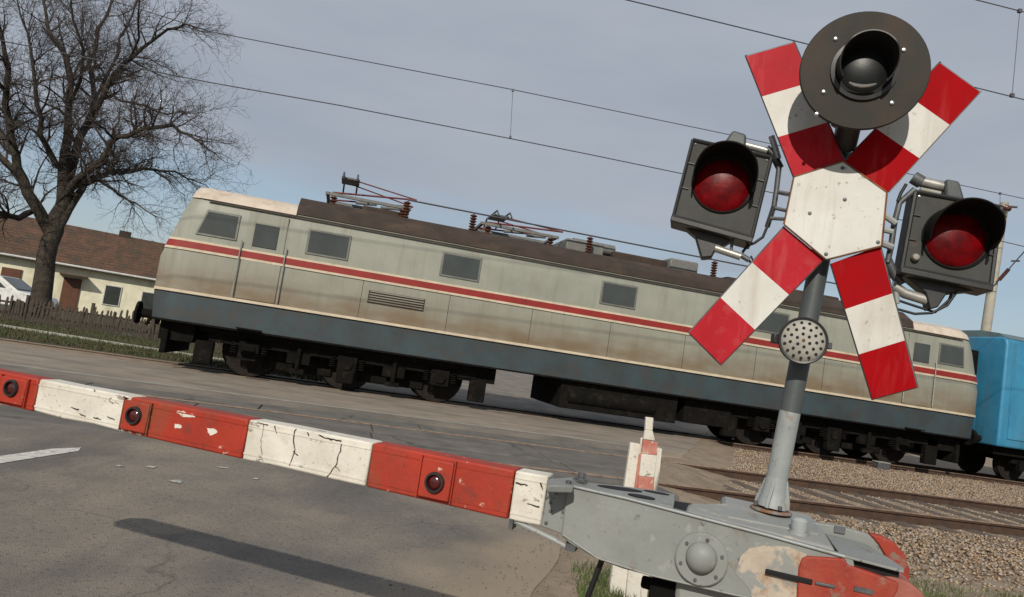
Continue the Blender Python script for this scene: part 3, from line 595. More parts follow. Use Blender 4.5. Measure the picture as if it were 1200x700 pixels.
# ================================================================= CATENARY MAST beyond the train
cmY=23.5; cb0=DY(1139,480,cmY); top=DY(1177,238,cmY); 
base=Vector((top.x+.0,top.y,-.1)); base.x=DY(1157,375,cmY).x-(DY(1177,238,cmY).x-DY(1157,375,cmY).x)*(DY(1157,375,cmY).z/(top.z-DY(1157,375,cmY).z))
cm=thing('catenary_mast','pale slender overhead line mast rising behind the right red signal','mast',base)
b=MB(); b.tube([base,top],[.17,.13],12); b.build('post','conc',cm)
b=MB(); q=DY(1192,243,cmY-.5); b.tube([DY(1166,241,cmY),q],.035,8); b.build('bracket','galvd',cm)
b=MB(); b.lathe(DY(1176,242.5,cmY-.2),(q-top),[(.03,0),(.10,.05),(.05,.1),(.10,.15),(.05,.2),(.10,.25),(.03,.3)],12); b.build('insulator','insul',cm)
a=DY(1163,337,cmY-.1); c=DY(1260,228,cmY-2); b=MB(); b.tube([a,c],.02,8); b.build('cantilever_tube','galvd',cm)
dirv=(c-a).normalized(); b=MB(); b.tube([a+dirv*.3,a+dirv*.75],.06,10); b.build('insulator','insul',cm)
b=MB(); b.tube([DY(1185,306,cmY-.5),DY(1195,306,cmY-.7)],.03,6); b.build('clamp','galvd',cm)
# ================================================================= TREE
TY=26.0
tbase=DY(47,358,TY); tbase.z=-.05
tree=thing('bare_tree','large leafless tree with spreading limbs behind the picket fence','tree',tbase)
limbs=[  # photo x, y, depth offset, radius(m)
 [(46,372,0,.50),(48,350,0,.45),(53,315,0,.41),(58,285,0,.39),(66,255,.1,.36),(75,222,.2,.30),(76,180,.4,.22),(80,135,.6,.17),(83,97,.8,.14),(76,66,1,.11),(57,37,1.2,.085),(50,-5,1.4,.06),(38,-60,1.5,.035)],
 [(58,275,0,.30),(46,248,-.2,.27),(32,226,-.5,.24),(20,197,-.8,.20),(13,165,-1.1,.17),(6,122,-1.4,.14),(10,80,-1.8,.11),(2,40,-2.2,.08),(-5,-10,-2.4,.05),(-12,-60,-2.6,.03)],
 [(70,240,.2,.27),(83,200,.7,.22),(94,160,1.2,.185),(110,130,1.6,.15),(109,100,2,.12),(103,77,2.3,.10),(115,34,2.6,.075),(132,0,2.9,.055),(140,-50,3,.03)],
 [(98,150,1.2,.15),(114,126,1.0,.14),(128,97,.8,.12),(143,77,.5,.10),(166,57,.2,.08),(197,34,0,.06),(217,28,-.2,.045),(230,34,-.4,.025),(242,44,-.5,.012)],
 [(80,225,0,.22),(94,208,-.4,.18),(112,194,-.8,.155),(127,178,-1.1,.135),(138,160,-1.4,.12),(157,156,-1.6,.105),(177,150,-1.8,.09),(203,147,-2.0,.075),(222,158,-2.2,.06),(236,168,-2.4,.04),(252,180,-2.5,.024),(264,190,-2.6,.012)],
 [(70,268,0,.20),(80,246,.3,.19),(96,222,.8,.16),(112,208,1.2,.135),(130,201,1.6,.11),(155,201,2.0,.09),(180,199,2.2,.07),(205,201,2.4,.05),(228,212,2.5,.03),(250,228,2.5,.014)],
 [(72,200,-.3,.15),(58,178,-.8,.13),(47,158,-1.2,.11),(43,122,-1.6,.09),(39,80,-2,.07),(33,40,-2.3,.05),(20,0,-2.6,.03),(14,-40,-2.8,.02)],
 [(42,246,0,.16),(22,256,-.6,.13),(0,250,-1.2,.11),(-25,236,-1.8,.09),(-50,215,-2.3,.07),(-85,190,-2.6,.04),(-115,185,-2.6,.02)],
 [(17,180,-.6,.15),(-5,150,-.2,.12),(-20,110,.2,.10),(-32,60,.8,.07),(-50,10,1.2,.05),(-60,-50,1.5,.025)],
 [(28,220,-.4,.14),(8,190,.4,.12),(-15,170,1,.10),(-45,150,1.6,.07),(-75,120,2.2,.05),(-100,90,2.6,.03)],
 [(110,118,1.9,.09),(124,92,2.6,.08),(140,60,3.2,.07),(150,30,3.6,.05),(163,-5,4,.035),(170,-50,4.2,.02)],
 [(82,120,.6,.09),(94,95,-.4,.08),(98,60,-1.2,.065),(86,25,-1.8,.05),(84,-15,-2.2,.035),(92,-60,-2.5,.02)],
 [(150,72,.4,.055),(163,45,-.6,.05),(162,15,-1.4,.04),(170,-20,-2,.028),(178,-50,-2.2,.015)],
 [(109,205,1.2,.07),(132,222,.6,.06),(152,236,.2,.045),(170,246,-.2,.03),(186,256,-.5,.015)],
 [(118,100,1,.075),(140,118,.2,.06),(170,124,-.6,.05),(196,134,-1.2,.035),(214,130,-1.6,.022),(228,138,-1.8,.012)],
]
segs={0:[],1:[],2:[]}
def grow(p,d,length,r,lev):
    n=5 if lev<2 else 4; path=[p]; rad=[r]; q=p.copy(); dv=d.normalized()
    for i in range(n):
        dv=(dv+Vector((random.gauss(0,.3),random.gauss(0,.3),random.gauss(.06,.26)))).normalized(); q=q+dv*(length/n); path.append(q.copy()); rad.append(max(r*(1-(i+1)/n*.72),.0035))
        if lev<4:
            k=(2 if random.random()<.28 else 1) if lev<3 else (1 if random.random()<.8 else 0)
            for _ in range(k):
                ax=dv.cross(Vector((random.gauss(0,1),random.gauss(0,1),random.gauss(0,1)))).normalized(); ang=random.uniform(.45,1.1)
                nd=(Matrix.Rotation(ang,3,ax)@dv); grow(path[-1]-dv*random.uniform(0,length/n*.8),nd,length*random.uniform(.42,.66),max(rad[-1]*.62,.005),lev+1)
    segs[1 if lev<2 else 2].append((path,rad,5 if lev<2 else 3))
for li,lm in enumerate(limbs):
    P=[DY(x,y,TY+d) for x,y,d,r in lm]; rr=[r*.78 for x,y,d,r in lm]
    # subdivide with a little wobble
    PP=[P[0]];RR=[rr[0]]
    for i in range(len(P)-1):
        m=(P[i]+P[i+1])/2+Vector([random.gauss(0,.06) for _ in range(3)])*(1 if i>1 else .3); PP+=[m,P[i+1]]; RR+=[(rr[i]+rr[i+1])/2,rr[i+1]]
    segs[0].append((PP,RR,10))
    RR[0]*=(.7 if li else 1)
    for i in range(5 if li==0 else 2,len(PP)-1):
        if RR[i]>.26: continue
        for _ in range(1 if RR[i]>.16 else 2):
            dv=(PP[min(i+1,len(PP)-1)]-PP[i-1]).normalized(); ax=dv.cross(Vector((random.gauss(0,1),random.gauss(0,1),random.gauss(0,1)))).normalized()
            nd=(Matrix.Rotation(random.uniform(.5,1.15),3,ax)@dv)+Vector((0,0,.15)); grow(PP[i]+(PP[i+1]-PP[i])*random.random(),nd,random.uniform(1.0,2.15)*(1 if RR[i]>.05 else .8),min(RR[i]*.5,.05),1 if RR[i]>.05 else 2)
def tubes_np(lst,parent,name,mt,kind=None):
    b=MB(); Mi=world(parent).inverted(); t=parent.location
    V=[];Q=[]
    for path,rad,n in lst:
        prev=None; b0=len(V)
        for i,p in enumerate(path):
            tt=(path[min(i+1,len(path)-1)]-path[max(i-1,0)]).normalized()
            if prev is None: a=tt.cross(Vector((.3,.2,.93))).normalized()
            else: a=(prev-tt*prev.dot(tt)).normalized()
            prev=a; c=tt.cross(a); o=p-t
            for k in range(n): an=2*PI*k/n; e=a*(math.cos(an)*rad[i])+c*(math.sin(an)*rad[i]); V.append((o.x+e.x,o.y+e.y,o.z+e.z))
        for i in range(len(path)-1):
            for k in range(n): Q.append((b0+i*n+k,b0+i*n+(k+1)%n,b0+(i+1)*n+(k+1)%n,b0+(i+1)*n+k))
    o=fastmesh(name,V,Q,4,mt,parent); o.data.polygons.foreach_set('use_smooth',[True]*len(Q))
    if kind: o['kind']=kind
    return o
trunk=tubes_np(segs[0][:1],tree,'trunk','bark')
for sgm in segs[0][1:]: tubes_np([sgm],tree,'limb','bark')
tubes_np(segs[1],tree,'branches','twig','stuff'); tubes_np(segs[2],tree,'twigs','twig','stuff')
print('TWIGS',len(segs[1]),len(segs[2]))
# ================================================================= PICKET FENCE
fa=G(-140,353.5); fc=G(0,374); fb=G(330,428); fa.z=fc.z=fb.z=0
fdir=(fc-fa).normalized(); fn=Vector((-fdir.y,fdir.x,0)); f0=fc+(fc-G(200,403)).normalized()*6
f1=fc+(G(200,403)-fc).normalized()*15; f1.z=0; f0.z=0; fdir=(f1-f0).normalized(); fn=Vector((-fdir.y,fdir.x,0)); FL=(f1-f0).length
fence=thing('picket_fence','dark weathered picket fence in front of the pale yellow house','fence',f0,math.atan2(fdir.y,fdir.x))
for z in (.28,.62): b=MB(); b.box((FL/2,.03,z),(FL,.04,.07)); b.build('rail','picket',fence,local=True)
b=MB(); b.prism([Vector((-.035,0,0)),Vector((.035,0,0)),Vector((.035,0,.78)),Vector((0,0,.84)),Vector((-.035,0,.78))],Vector((0,-.02,0))); pk=b.build('picket','picket',fence,local=True,smooth=False)
x=.05; k=0; pk.location=(x,0,0)
while x<FL-.1 and k<240:
    x+=.092+random.uniform(-.008,.012); k+=1; q=inst(pk,fence,(x,random.uniform(-.01,.01),random.gauss(-.03,.06))); q.rotation_euler=(random.gauss(0,.04),random.gauss(0,.06),0)
x=.4
while x<FL: b=MB(); b.box((x,.08,.47+.0),(.09,.09,.98+random.uniform(-.05,.2))); b.build('post','picket',fence,local=True); x+=2.1
# ================================================================= HOUSE
h0=DY(-60,293,44*.76); e0=DY(70,307,50); e1=DY(205,339,54)
hd=(Vector((e1.x,e1.y,0))-Vector((e0.x,e0.y,0))).normalized(); hn=Vector((-hd.y,hd.x,0)); 
HB=Vector((e0.x,e0.y,-.1))-hd*14; HLn=14+(e1-e0).length+16; EZ=3.15
house=thing('house','long pale yellow single storey house with brown tiled roof behind the tree','house',HB,math.atan2(hd.y,hd.x))
HR=7.6
b=MB(); b.box((HLn/2,HR/2,EZ/2),(HLn,HR,EZ)); wl=b.build('wall','housewall',house,local=True)
b=MB(); RH=6.1; ov=.5
b.prism([Vector((-ov,-ov,EZ-.05)),Vector((-ov,HR/2,RH)),Vector((-ov,HR+ov,EZ-.05)),Vector((-ov,HR+ov,EZ+.1)),Vector((-ov,HR/2,RH+.16)),Vector((-ov,-ov,EZ+.1))],Vector((HLn+2*ov,0,0))); rf=b.build('roof','tile',house,local=True,smooth=False)
b=MB(); # tile courses
for k in range(14):
    t0=k/14; y=-ov+(HR/2+ov)*t0; z=EZ+.115+(RH+.06-EZ)*t0; b.box((HLn/2,y+.1,z+.03),(HLn+2*ov,.09,.05))
b.build('tile_courses','tile',rf,local=True,smooth=False)['kind']='stuff'
b=MB(); b.tube([(-ov,-ov-.06,EZ+.05),(HLn+ov,-ov-.06,EZ+.05)],.075,8); b.build('gutter','gutter',house,local=True)
def hs(px,py): # along-wall coordinate of a photo point on the front wall
    p=PL(px,py,HB,hn); return (p-HB).dot(hd),p.z+.1
def hopen(px,py,wd,z0,z1,name,mt):
    s,_=hs(px,py); b=MB(); b.box((s,-.02,(z0+z1)/2),(wd+.14,.1,z1-z0+.14)); f=b.build(name,'gutter' if mt=='glass' else 'door',wl,local=True)
    b=MB(); b.box((s,-.05,(z0+z1)/2),(wd,.08,z1-z0)); b.build('pane' if mt=='glass' else 'leaf',mt,f,local=True)
    return s
hopen(131,347,.95,.95,2.25,'window','glass'); sd=hopen(82,345,.95,.1,2.3,'door','door'); hopen(14,318,1.0,1.1,2.3,'window','door')
hopen(175,355,1.1,.95,2.2,'window','glass')
b=MB(); b.box((sd,-.5,2.55),(1.7,1.0,.08)); b.build('porch_roof','tile',house,local=True)
s,_=hs(137,300); b=MB(); b.box((s+.5,HR/2,RH+.15),(.8,.45,.7)); b.build('chimney','roofdark',rf,local=True)
# second roof further along, behind
h2=DY(215,330,74); house2=thing('house','brown roofed house gable rising beyond the long yellow house','house',(h2.x,h2.y,-.1),math.atan2(hd.y,hd.x))
b=MB(); b.box((0,3,1.7),(9,6,3.4)); b.build('wall','housewall',house2,local=True)
b=MB(); b.prism([Vector((-5,-.5,3.3)),Vector((-5,3,6.6)),Vector((-5,6.5,3.3))],Vector((10,0,0))); b.build('roof','tile',house2,local=True,smooth=False)
b=MB(); b.box((1.5,-.02,1.8),(1,.1,1.2)); b.build('window','glass',house2,local=True)
# car behind the fence at the left edge
cp=G(-8,331+850*1.25/31); cp.z=0
carr=thing('parked_car','white car parked behind the fence at the left edge','car',(cp.x,cp.y,0),.12)
prof=[(-2.1,.35),(-2.15,.85),(-1.95,1.0),(-1.5,1.5),(.35,1.52),(1.15,1.02),(2.0,.9),(2.15,.6),(2.1,.35)]
b=MB(); b.prism([Vector((x,-.8,z)) for x,z in prof],Vector((0,1.6,0))); cbd=b.build('body','carwhite',carr,local=True,bevel=.06)
b=MB(); b.prism([Vector((x,-.815,z)) for x,z in ((-1.6,1.02),(-1.35,1.42),(.2,1.44),(.72,1.04))],Vector((0,1.63,0))); b.build('side_window','glass',cbd,local=True,bevel=.01)
b=MB(); b.prism([Vector((.44,-.68,1.47)),Vector((.44,.68,1.47)),Vector((1.08,.74,1.06)),Vector((1.08,-.74,1.06))],Vector((.03,0,.03))); b.build('windscreen','glass',cbd,local=True)
for x in (-1.3,1.35):
    for y in (-.82,.66): b=MB(); b.cyl((x,y,.32),(0,1,0),.32,.18,n=20); b.build('wheel','tyre',carr,local=True)
for y in (-.55,.55): b=MB(); b.box((2.13,y,.72),(.06,.3,.14)); b.build('headlight','chrome',carr,local=True)
# ================================================================= BARRIER
A0=G(600,581,.85); B0=G(0,456,.85); BD=(A0-B0).normalized(); BN=Vector((-BD.y,BD.x,0)); UP=Vector((0,0,1))
def FPt(x,y,o=0.0): return PL(x,y,A0+BN*o,BN)
def local_s(x,y): p=FPt(x,y); return (p-A0).dot(BD)
hub=FPt(823,655,-.02)
bar=thing('level_crossing_barrier','lowered red and white barrier arm on a grey pivoting fork with counterweight','barrier',(hub.x,hub.y,0),math.atan2(BD.y,BD.x))
def zt(s): return .925+(.914-.925)*(s/-2.03)   # top edge of the boom at s
def zb(s): return .779+(.795-.779)*(s/-2.03)
def bp3(s,z,o=0): p=A0+BD*s+BN*o; return Vector((p.x,p.y,z))
secs=[(-2.60,-2.42,'boomwhite'),(-2.42,local_s(42,464),'boomred'),(local_s(42,464),local_s(150,483),'boomwhite'),(local_s(150,483),local_s(287,517),'boomred'),(local_s(287,517),local_s(432,547),'boomwhite'),(local_s(432,547),local_s(599,582),'boomred'),(local_s(599,582),local_s(638,590),'boomwhite')]
D=.085
for i,(s0,s1,mt) in enumerate(secs):
    g=.0015; n=max(2,int((s1-s0)/.12)); tp=[];bt=[]
    for k in range(n+1):
        s=s0+g+(s1-s0-2*g)*k/n; j=random.uniform(-.0022,.0022) if mt=='boomwhite' else random.uniform(-.0008,.0008); tp.append((s,zt(s)+j*.6)); bt.append((s,zb(s)+j*(2.2 if i==2 else 1)))
    if i==0: tp[0]=(tp[0][0]+.02,tp[0][1]-.04); bt[0]=(bt[0][0]+.02,bt[0][1]+.04)
    loop=tp+bt[::-1]; o0=random.uniform(-.002,.002)
    b=MB(); b.prism([bp3(s,z,o0) for s,z in loop],BN*D)
    sec=b.build('boom_section',mt,bar,bevel=.006)
    if mt=='boomred': red=sec
    if i>=1:
        b=MB(); b.prism([bp3(s0+.004,zb(s0)+.018,o0-.002),bp3(s1-.004,zb(s1)+.018,o0-.002),bp3(s1-.004,zb(s1)+.024,o0-.002),bp3(s0+.004,zb(s0)+.024,o0-.002)],BN*.003); 
        b.prism([bp3(s0+.004,zt(s0)-.019,o0-.002),bp3(s1-.004,zt(s1)-.019,o0-.002),bp3(s1-.004,zt(s1)-.023,o0-.002),bp3(s0+.004,zt(s0)-.023,o0-.002)],BN*.003); b.build('board_edge',mt,sec,smooth=False)['kind']='stuff'
# lamps
for (x,y,r,hx) in ((17,455,.030,.062),(160,487,.030,.055),(511,565,.030,.052)):
    c=FPt(x,y,-.004); sl_=(c-A0).dot(BD); b=MB(); fr=hx
    zc=(zt(sl_)+zb(sl_))/2; hh=(zt(sl_)-zb(sl_))/2-.012; 
    b.box(bp3(sl_,zc,-.006),(fr*2,.016,hh*2),BD,BN,UP); hs_=b.build('lamp_housing','boomred' ,bar,bevel=.004)
    c=bp3(sl_,c.z if abs(c.z-zc)<.03 else zc,-.014)
    b=MB(); b.lathe(c,-BN,[(r*.78,-.002),(r*.8,.012),(r,.012),(r*1.05,.008),(r*1.08,-.002)],32); b.build('bezel','blackp',hs_)
    b=MB(); b.lathe(c,-BN,[(r*.8,0),(r*.7,.004),(r*.4,.008),(0,.0095)],28); b.build('lens','lampred',hs_)
    for q in (-1,1): b=MB(); b.box(bp3(sl_+q*(fr+.004),zc,-.005),(.004,.012,hh*2+.01),BD,BN,UP); b.build('strap','boomred' if x!=160 else 'rust',hs_)
# peeling gaps and cracks in the white sections
def crack(pts,wd,mt='joint'):
    P=[FPt(x,y,-.0022) for x,y in pts]; Q=[]
    for i in range(len(P)-1):
        for k in range(4): Q.append(P[i].lerp(P[i+1],k/4)+BD*random.gauss(0,.0016)+UP*random.gauss(0,.0010))
    Q.append(P[-1]); b=MB(); b.tube(Q,[wd*random.uniform(.35,.95) for _ in Q],5); return b.build('crack',mt,bar)
crack([(346,502),(344,515),(345,530),(339,546)],.0022); crack([(344,529),(349,534)],.002); crack([(401,520),(396,537),(392,548),(383,559)],.0022); crack([(392,546),(398,552)],.002)
crack([(308,497),(306,516),(307,534)],.001); crack([(374,510),(388,515),(400,517)],.0034); crack([(302,495),(314,498)],.002); crack([(322,498),(324,508)],.0018); crack([(360,507),(362,511)],.003)
crack([(145,465),(150,467)],.003); crack([(110,456),(111,459)],.002); crack([(84,478),(92,480)],.003); crack([(93,485),(100,488)],.003); crack([(110,489),(118,492)],.003); crack([(125,488),(134,492)],.002)
crack([(618,590),(632,594)],.0022); crack([(604,566),(618,569)],.0025); crack([(634,566),(636,574)],.003)
def chip(pts,mt='boomwhite'):
    b=MB(); Q=[]
    for i in range(len(pts)):
        a=pts[i]; c=pts[(i+1)%len(pts)]
        for k in range(4): Q.append((a[0]+(c[0]-a[0])*k/4+random.gauss(0,.45),a[1]+(c[1]-a[1])*k/4+random.gauss(0,.35)))
    b.prism([FPt(x,y,-.0026) for x,y in Q],BN*.003); b.build('paint_chip',mt,bar,smooth=False)
chip([(205,482),(214,482),(226,486),(229,489),(215,489)]); chip([(204,497),(212,498),(213,502),(205,502)]); chip([(242,502),(252,503),(255,507),(247,511),(244,507)])
chip([(0,451),(4,452),(4,455),(0,454)])
# clamp plate and rivets
b=MB(); b.prism([FPt(*p,-.008) for p in ((642,571),(668,573),(660,627),(633,617))],BN*.10); cl=b.build('clamp_plate','grey',bar,bevel=.004)
b=MB(); b.prism([G(642,561,.925),G(672,559,.925),G(672,570,.925),G(642,569,.925)],Vector((0,0,-.02))); b.build('clamp_cap','grey',bar,bevel=.004)
for p in ((645,589),(645,599),(641,583),(640,613),(652,578),(660,600)): b=MB(); b.lathe(FPt(*p,-.008),-BN,[(.0055,0),(.005,.003),(0,.0045)],10); b.build('rivet','galvd',cl)
b=MB(); b.cyl(G(681,563,.92),UP,.013,.022,n=6); b.cyl(G(681,563,.92),UP,.02,.006,n=16); b.build('bolt','galvd',bar,bevel=.002)
b=MB(); b.cyl(G(666,569,.92),UP,.010,.014,n=6); b.build('bolt','galvd',bar,bevel=.002)
# stay bar below the boom
P=[FPt(598,608,.02),FPt(625,621,.015),FPt(650,633,.0),FPt(668,643,.0)]
b=MB(); b.tube(P,.0085,8); b.build('stay_bar','mastlight',bar)
b=MB(); b.box(FPt(601,613,.02),(.012,.05,.03),BD,BN,UP); b.build('stay_clip','galvd',bar)
b=MB(); b.box(FPt(670,640,.01),(.03,.05,.02),BD,BN,UP); b.build('stay_clip','galvd',bar)
# front plate of the fork
fp=[(665,568),(735,583),(800,600),(900,626),(990,651),(1058,671),(1055,790),(860,788)]
pts=[FPt(*p,-.02) for p in ((665,568),(735,583),(800,600),(900,626),(990,651),(1000,654))]
low=[FPt(*p,-.02) for p in ((657,628),(668,638),(700,656),(730,667),(760,675),(860,698))]
lowr=[bp3(.98,.700,-.02),bp3(.80,.700,-.02)]
b=MB(); b.prism(pts+lowr+low[::-1],BN*.028); fpl=b.build('fork_plate','grey',bar,bevel=.005)
fork=fpl
# raised rim along the upper edge of the plate, in paler paint as its highlight
b=MB(); rim=[FPt(*p,-.024) for p in ((668,569.5),(735,584.5),(800,601.5),(900,627.5),(990,652.5))]; b.tube(rim,.004,8); b.build('rim','mastlight',fpl)
b=MB(); rim=[FPt(*p,-.022) for p in ((660,627),(700,654),(760,673.5),(860,697),(980,722))]; b.tube(rim,.003,8); b.build('rim','grey',fpl)
# top web of the fork (lies between front and back plate)
zw=.912
b=MB(); b.prism([bp3(.135,zw,.0),bp3(.468,zw-.003,.01),bp3(.462,zw,.245),bp3(.38,zw,.235),bp3(.28,zw,.19),bp3(.2,zw,.13),bp3(.10,zw,.085)],Vector((0,0,-.014))); web=b.build('fork_web','grey',bar,bevel=.004)
def hole(cx,cy,rs,rw,z,rot=0,par=web,nm='opening'):
    c=G(cx,cy,z); b=MB(); P=[]
    for k in range(20): an=2*PI*k/20; u=math.cos(an)*rs; v=math.sin(an)*rw; P.append(c+BD*(u*math.cos(rot)-v*math.sin(rot))+BN*(u*math.sin(rot)+v*math.cos(rot)))
    b.prism(P,Vector((0,0,-.004))); return b.build(nm,'black',par,smooth=False)

def hole2(s0,w0,rs,rw,rot=0):
    c=bp3(s0,zw+.0015,w0); b=MB(); P=[]
    for k in range(20): an=2*PI*k/20; u=math.cos(an)*rs; v=math.sin(an)*rw; P.append(c+BD*(u*math.cos(rot)-v*math.sin(rot))+BN*(u*math.sin(rot)+v*math.cos(rot)))
    b.prism(P,Vector((0,0,-.004))); b.build('opening','black',web,smooth=False)
hole2(.300,.132,.072,.027,.42); hole2(.372,.062,.040,.024,.12); hole2(.405,.195,.040,.018,.1)
b=MB(); b.prism([bp3(.10,.905,.09),bp3(.28,.905,.195),bp3(.46,.905,.25),bp3(.46,.72,.25),bp3(.28,.73,.195),bp3(.10,.77,.09)],BN*.02); b.build('fork_plate','grey',bar,bevel=.004)
# pivot hub
hc=FPt(822,655,-.021)
b=MB(); b.lathe(hc,-BN,[(.071,0),(.071,.010),(.067,.014),(.043,.015),(.0,.015)],40); hb=b.build('hub_flange','grey',bar)
b=MB(); b.lathe(FPt(822,653,-.034),-BN,[(.042,0),(.041,.012),(.036,.024),(.024,.033),(.012,.037),(0,.038)],36); b.build('hub_cap','grey',hb)
for k in range(6):
    an=k*PI/3+.35; p=hc+BD*math.cos(an)*.056+UP*math.sin(an)*.056-BN*.014; b=MB(); b.cyl(p,-BN,.005,.005,n=6); b.build('bolt','galvd',hb)
b=MB(); b.cyl(FPt(818,630,-.02),-BN,.006,.003,n=10); b.build('grease_hole','black',bar)
b=MB(); b.cyl(FPt(838,637,-.02),-BN,.005,.006,n=8); b.build('bolt','galvd',bar)
for k in range(5):
    s0,s1=FPt(849+k*2,657+k*1.4,-.0212),FPt(880-k*4,663+k*2.2,-.0212); b=MB(); b.prism([s0,s1,s1-UP*.004,s0-UP*.003],BN*.002); b.build('rust_streak','streak',fpl,smooth=False)
# counterweight end: flaked cream patch, slot, red weight blocks
pc=[FPt(x,y,-.0215) for x,y in ((868,652),(878,643),(898,639),(925,641),(946,650),(938,660),(935,690),(938,715),(885,712),(878,690),(862,672))]
b=MB(); b.prism(pc,BN*.004); cp_=b.build('worn_patch','cream_patch',fpl,smooth=False)
b=MB(); b.prism([FPt(*p,-.0285) for p in ((946,652),(991,655),(993,662),(1025,673),(1054,684),(1052,694),(1044,706),(1042,760),(932,745),(934,690),(936,665),(940,655))],BN*.03); wr=b.build('weight_block','wred',bar,bevel=.005)
b=MB(); sa,sb_=FPt(897,669.5,-.030),FPt(952,682.5,-.030); b.box((sa+sb_)/2,((sb_-sa).length,.008,.013),(sb_-sa).normalized(),BN,BN.cross((sb_-sa).normalized())*-1); b.build('slot','black',fpl,bevel=.002)
b=MB(); b.box(FPt(1012,692,-.030),(.045,.006,.012),BD,BN,UP); b.build('slot','galvd',wr)
b=MB(); sa,sb_=FPt(955,683,-.030),FPt(979,688,-.030); b.box((sa+sb_)/2,((sb_-sa).length,.008,.008),(sb_-sa).normalized(),BN,BN.cross((sb_-sa).normalized())*-1); b.build('slot','galvd',wr,bevel=.002)
# shelf with dark gap beneath, between front and back weights
b=MB(); b.prism([bp3(.905,.879,-.022),bp3(1.055,.8705,-.022),bp3(1.064,.8705,.02),bp3(1.05,.8705,.12),bp3(1.02,.872,.27),bp3(.905,.879,.27)],Vector((0,0,-.007))); b.build('weight_shelf','grey',bar,bevel=.002)
b=MB(); b.prism([bp3(.905,.866,.0),bp3(1.05,.860,.0),bp3(1.05,.70,.0),bp3(.905,.70,.0)],BN*.2); b.build('shelf_gap_shade','black',bar)  # black block stands in for the shade under the shelf
# round weight, faded
wc=bp3(1.04,.752,-.012); b=MB(); b.lathe(wc,BN,[(0,0),(.088,0),(.094,.006),(.094,.20),(.088,.206),(0,.206)],48); b.build('round_weight','wredfaded',bar)
# rear plate with red rounded end
o3=.28
b=MB(); b.prism([FPt(*p,o3) for p in ((940,610.5),(985,617),(1018,626.5),(1029,638),(1037,652),(1041,668),(1041,760),(940,745))],BN*.03); rp_=b.build('counterweight_plate','grey',bar,bevel=.004)
b=MB(); b.prism([FPt(*p,o3-.004) for p in ((1019,626),(1035,629.5),(1050,638),(1061,651),(1066,668),(1066,760),(1041.5,760),(1041.5,668),(1037.5,652),(1029.5,638))],BN*.045); b.build('weight_rim','wred',bar,bevel=.004)
b=MB(); b.prism([FPt(*p,o3-.002) for p in ((945,613.5),(960,616),(960,627),(946,624.5))],BN*.004); b.build('opening','black',rp_,smooth=False)
b=MB(); b.box(FPt(984,621,o3-.003),(.03,.008,.018),BD,BN,UP); b.build('bracket','galvd',rp_)
# drive housing the fork turns on
hs0=thing('barrier_machine','grey steel drive housing standing under the barrier fork','barrier machine',bp3(.68,0,.24),math.atan2(BD.y,BD.x))
b=MB(); b.prism([bp3(.502,.902,.018),bp3(.90,.884,.018),bp3(.90,.884,.262),bp3(.88,.91,.40),bp3(.60,.916,.40),bp3(.60,.913,.245),bp3(.502,.908,.15)],Vector((0,0,-.25))); b.build('housing_top','greyworn',hs0,bevel=.014)
b=MB(); b.box(bp3(.69,.33,.22),(.34,.34,.66),BD,BN,UP); b.build('housing_body','mastdark',hs0,bevel=.02)
b=MB(); b.box(bp3(.69,.0,.22),(.52,.5,.08),BD,BN,UP); b.build('plinth','kerb',hs0,bevel=.02)
b=MB(); b.prism([bp3(.455,.89,.012),bp3(.65,.89,.012),bp3(.65,.89,.30),bp3(.455,.89,.25)],Vector((0,0,-.02))); b.build('gap_shade','black',hs0,smooth=False)  # black plate put in as the shade inside the fork gap
b=MB(); P=[bp3(.585,.907,.10),bp3(.66,.917,.16),bp3(.87,.905,.19),bp3(.87,.898,.12),bp3(.62,.905,.07)]; b.prism(P,Vector((0,0,-.012))); b.build('cover_plate','grey',hs0,bevel=.004)
b=MB(); q=G(936,622,.90); b.lathe(q-UP*.0,UP,[(.022,-.012),(.022,.028),(.015,.036),(0,.036)],20); b.lathe(q,UP,[(.027,-.014),(.027,-.002),(.0,-.002)],20); b.build('pin','mastlight',hs0)
# black strut below the fork
b=MB(); b.tube([FPt(706,655,.05),FPt(688,702,.05),FPt(640,800,.1)],.0085,8); b.build('strut','cable',bar)
b=MB(); b.box(bp3(.55,.66,.1),(.24,.12,.06),BD,BN,UP); b.tube([bp3(.40,.66,.12),bp3(.9,.64,.12)],.02,8); b.build('linkage','under',bar,bevel=.01)
# ================================================================= SIGNAL MAST
BM=G(904,594,.925); NS=Vector((-math.sin(math.radians(14)),-math.cos(math.radians(14)),0)); HS=Vector((math.cos(math.radians(14)),-math.sin(math.radians(14)),0))
sig=thing('crossing_signal','grey mast carrying a red and white saint andrew cross and railway crossing lights','railway signal',BM)
def SP(x,y,o=0.0): return PL(x,y,BM+NS*o,NS)     # o metres towards the viewer from the mast axis
mtop=SP(993,140); mid_=SP(927,483); MA=(mtop-BM).normalized()
mid_=BM+MA*(mid_-BM).dot(MA)
b=MB(); b.tube([BM+MA*.02,mid_],.0315,28); b.build('mast','mastlight',sig)
b=MB(); b.tube([mid_+MA*.001,mtop+MA*.05],[.0305,.0305],28); b.build('mast','mastdark',sig)
b=MB(); b.lathe(BM,MA,[(.046,.0),(.045,.010),(.038,.03),(.034,.06),(.0325,.085),(.032,.09)],28); ft=b.build('mast_foot','mastlight',sig)
for k in range(4):
    an=k*PI/2+.5; dv=HS*math.cos(an)+NS*math.sin(an); b=MB(); b.prism([BM+dv*.03+MA*.0,BM+dv*.053,BM+dv*.051+MA*.02,BM+dv*.033+MA*.085,BM+dv*.03+MA*.085],(MA.cross(dv))*.010); b.build('foot_rib','mastlight',ft,bevel=.003)
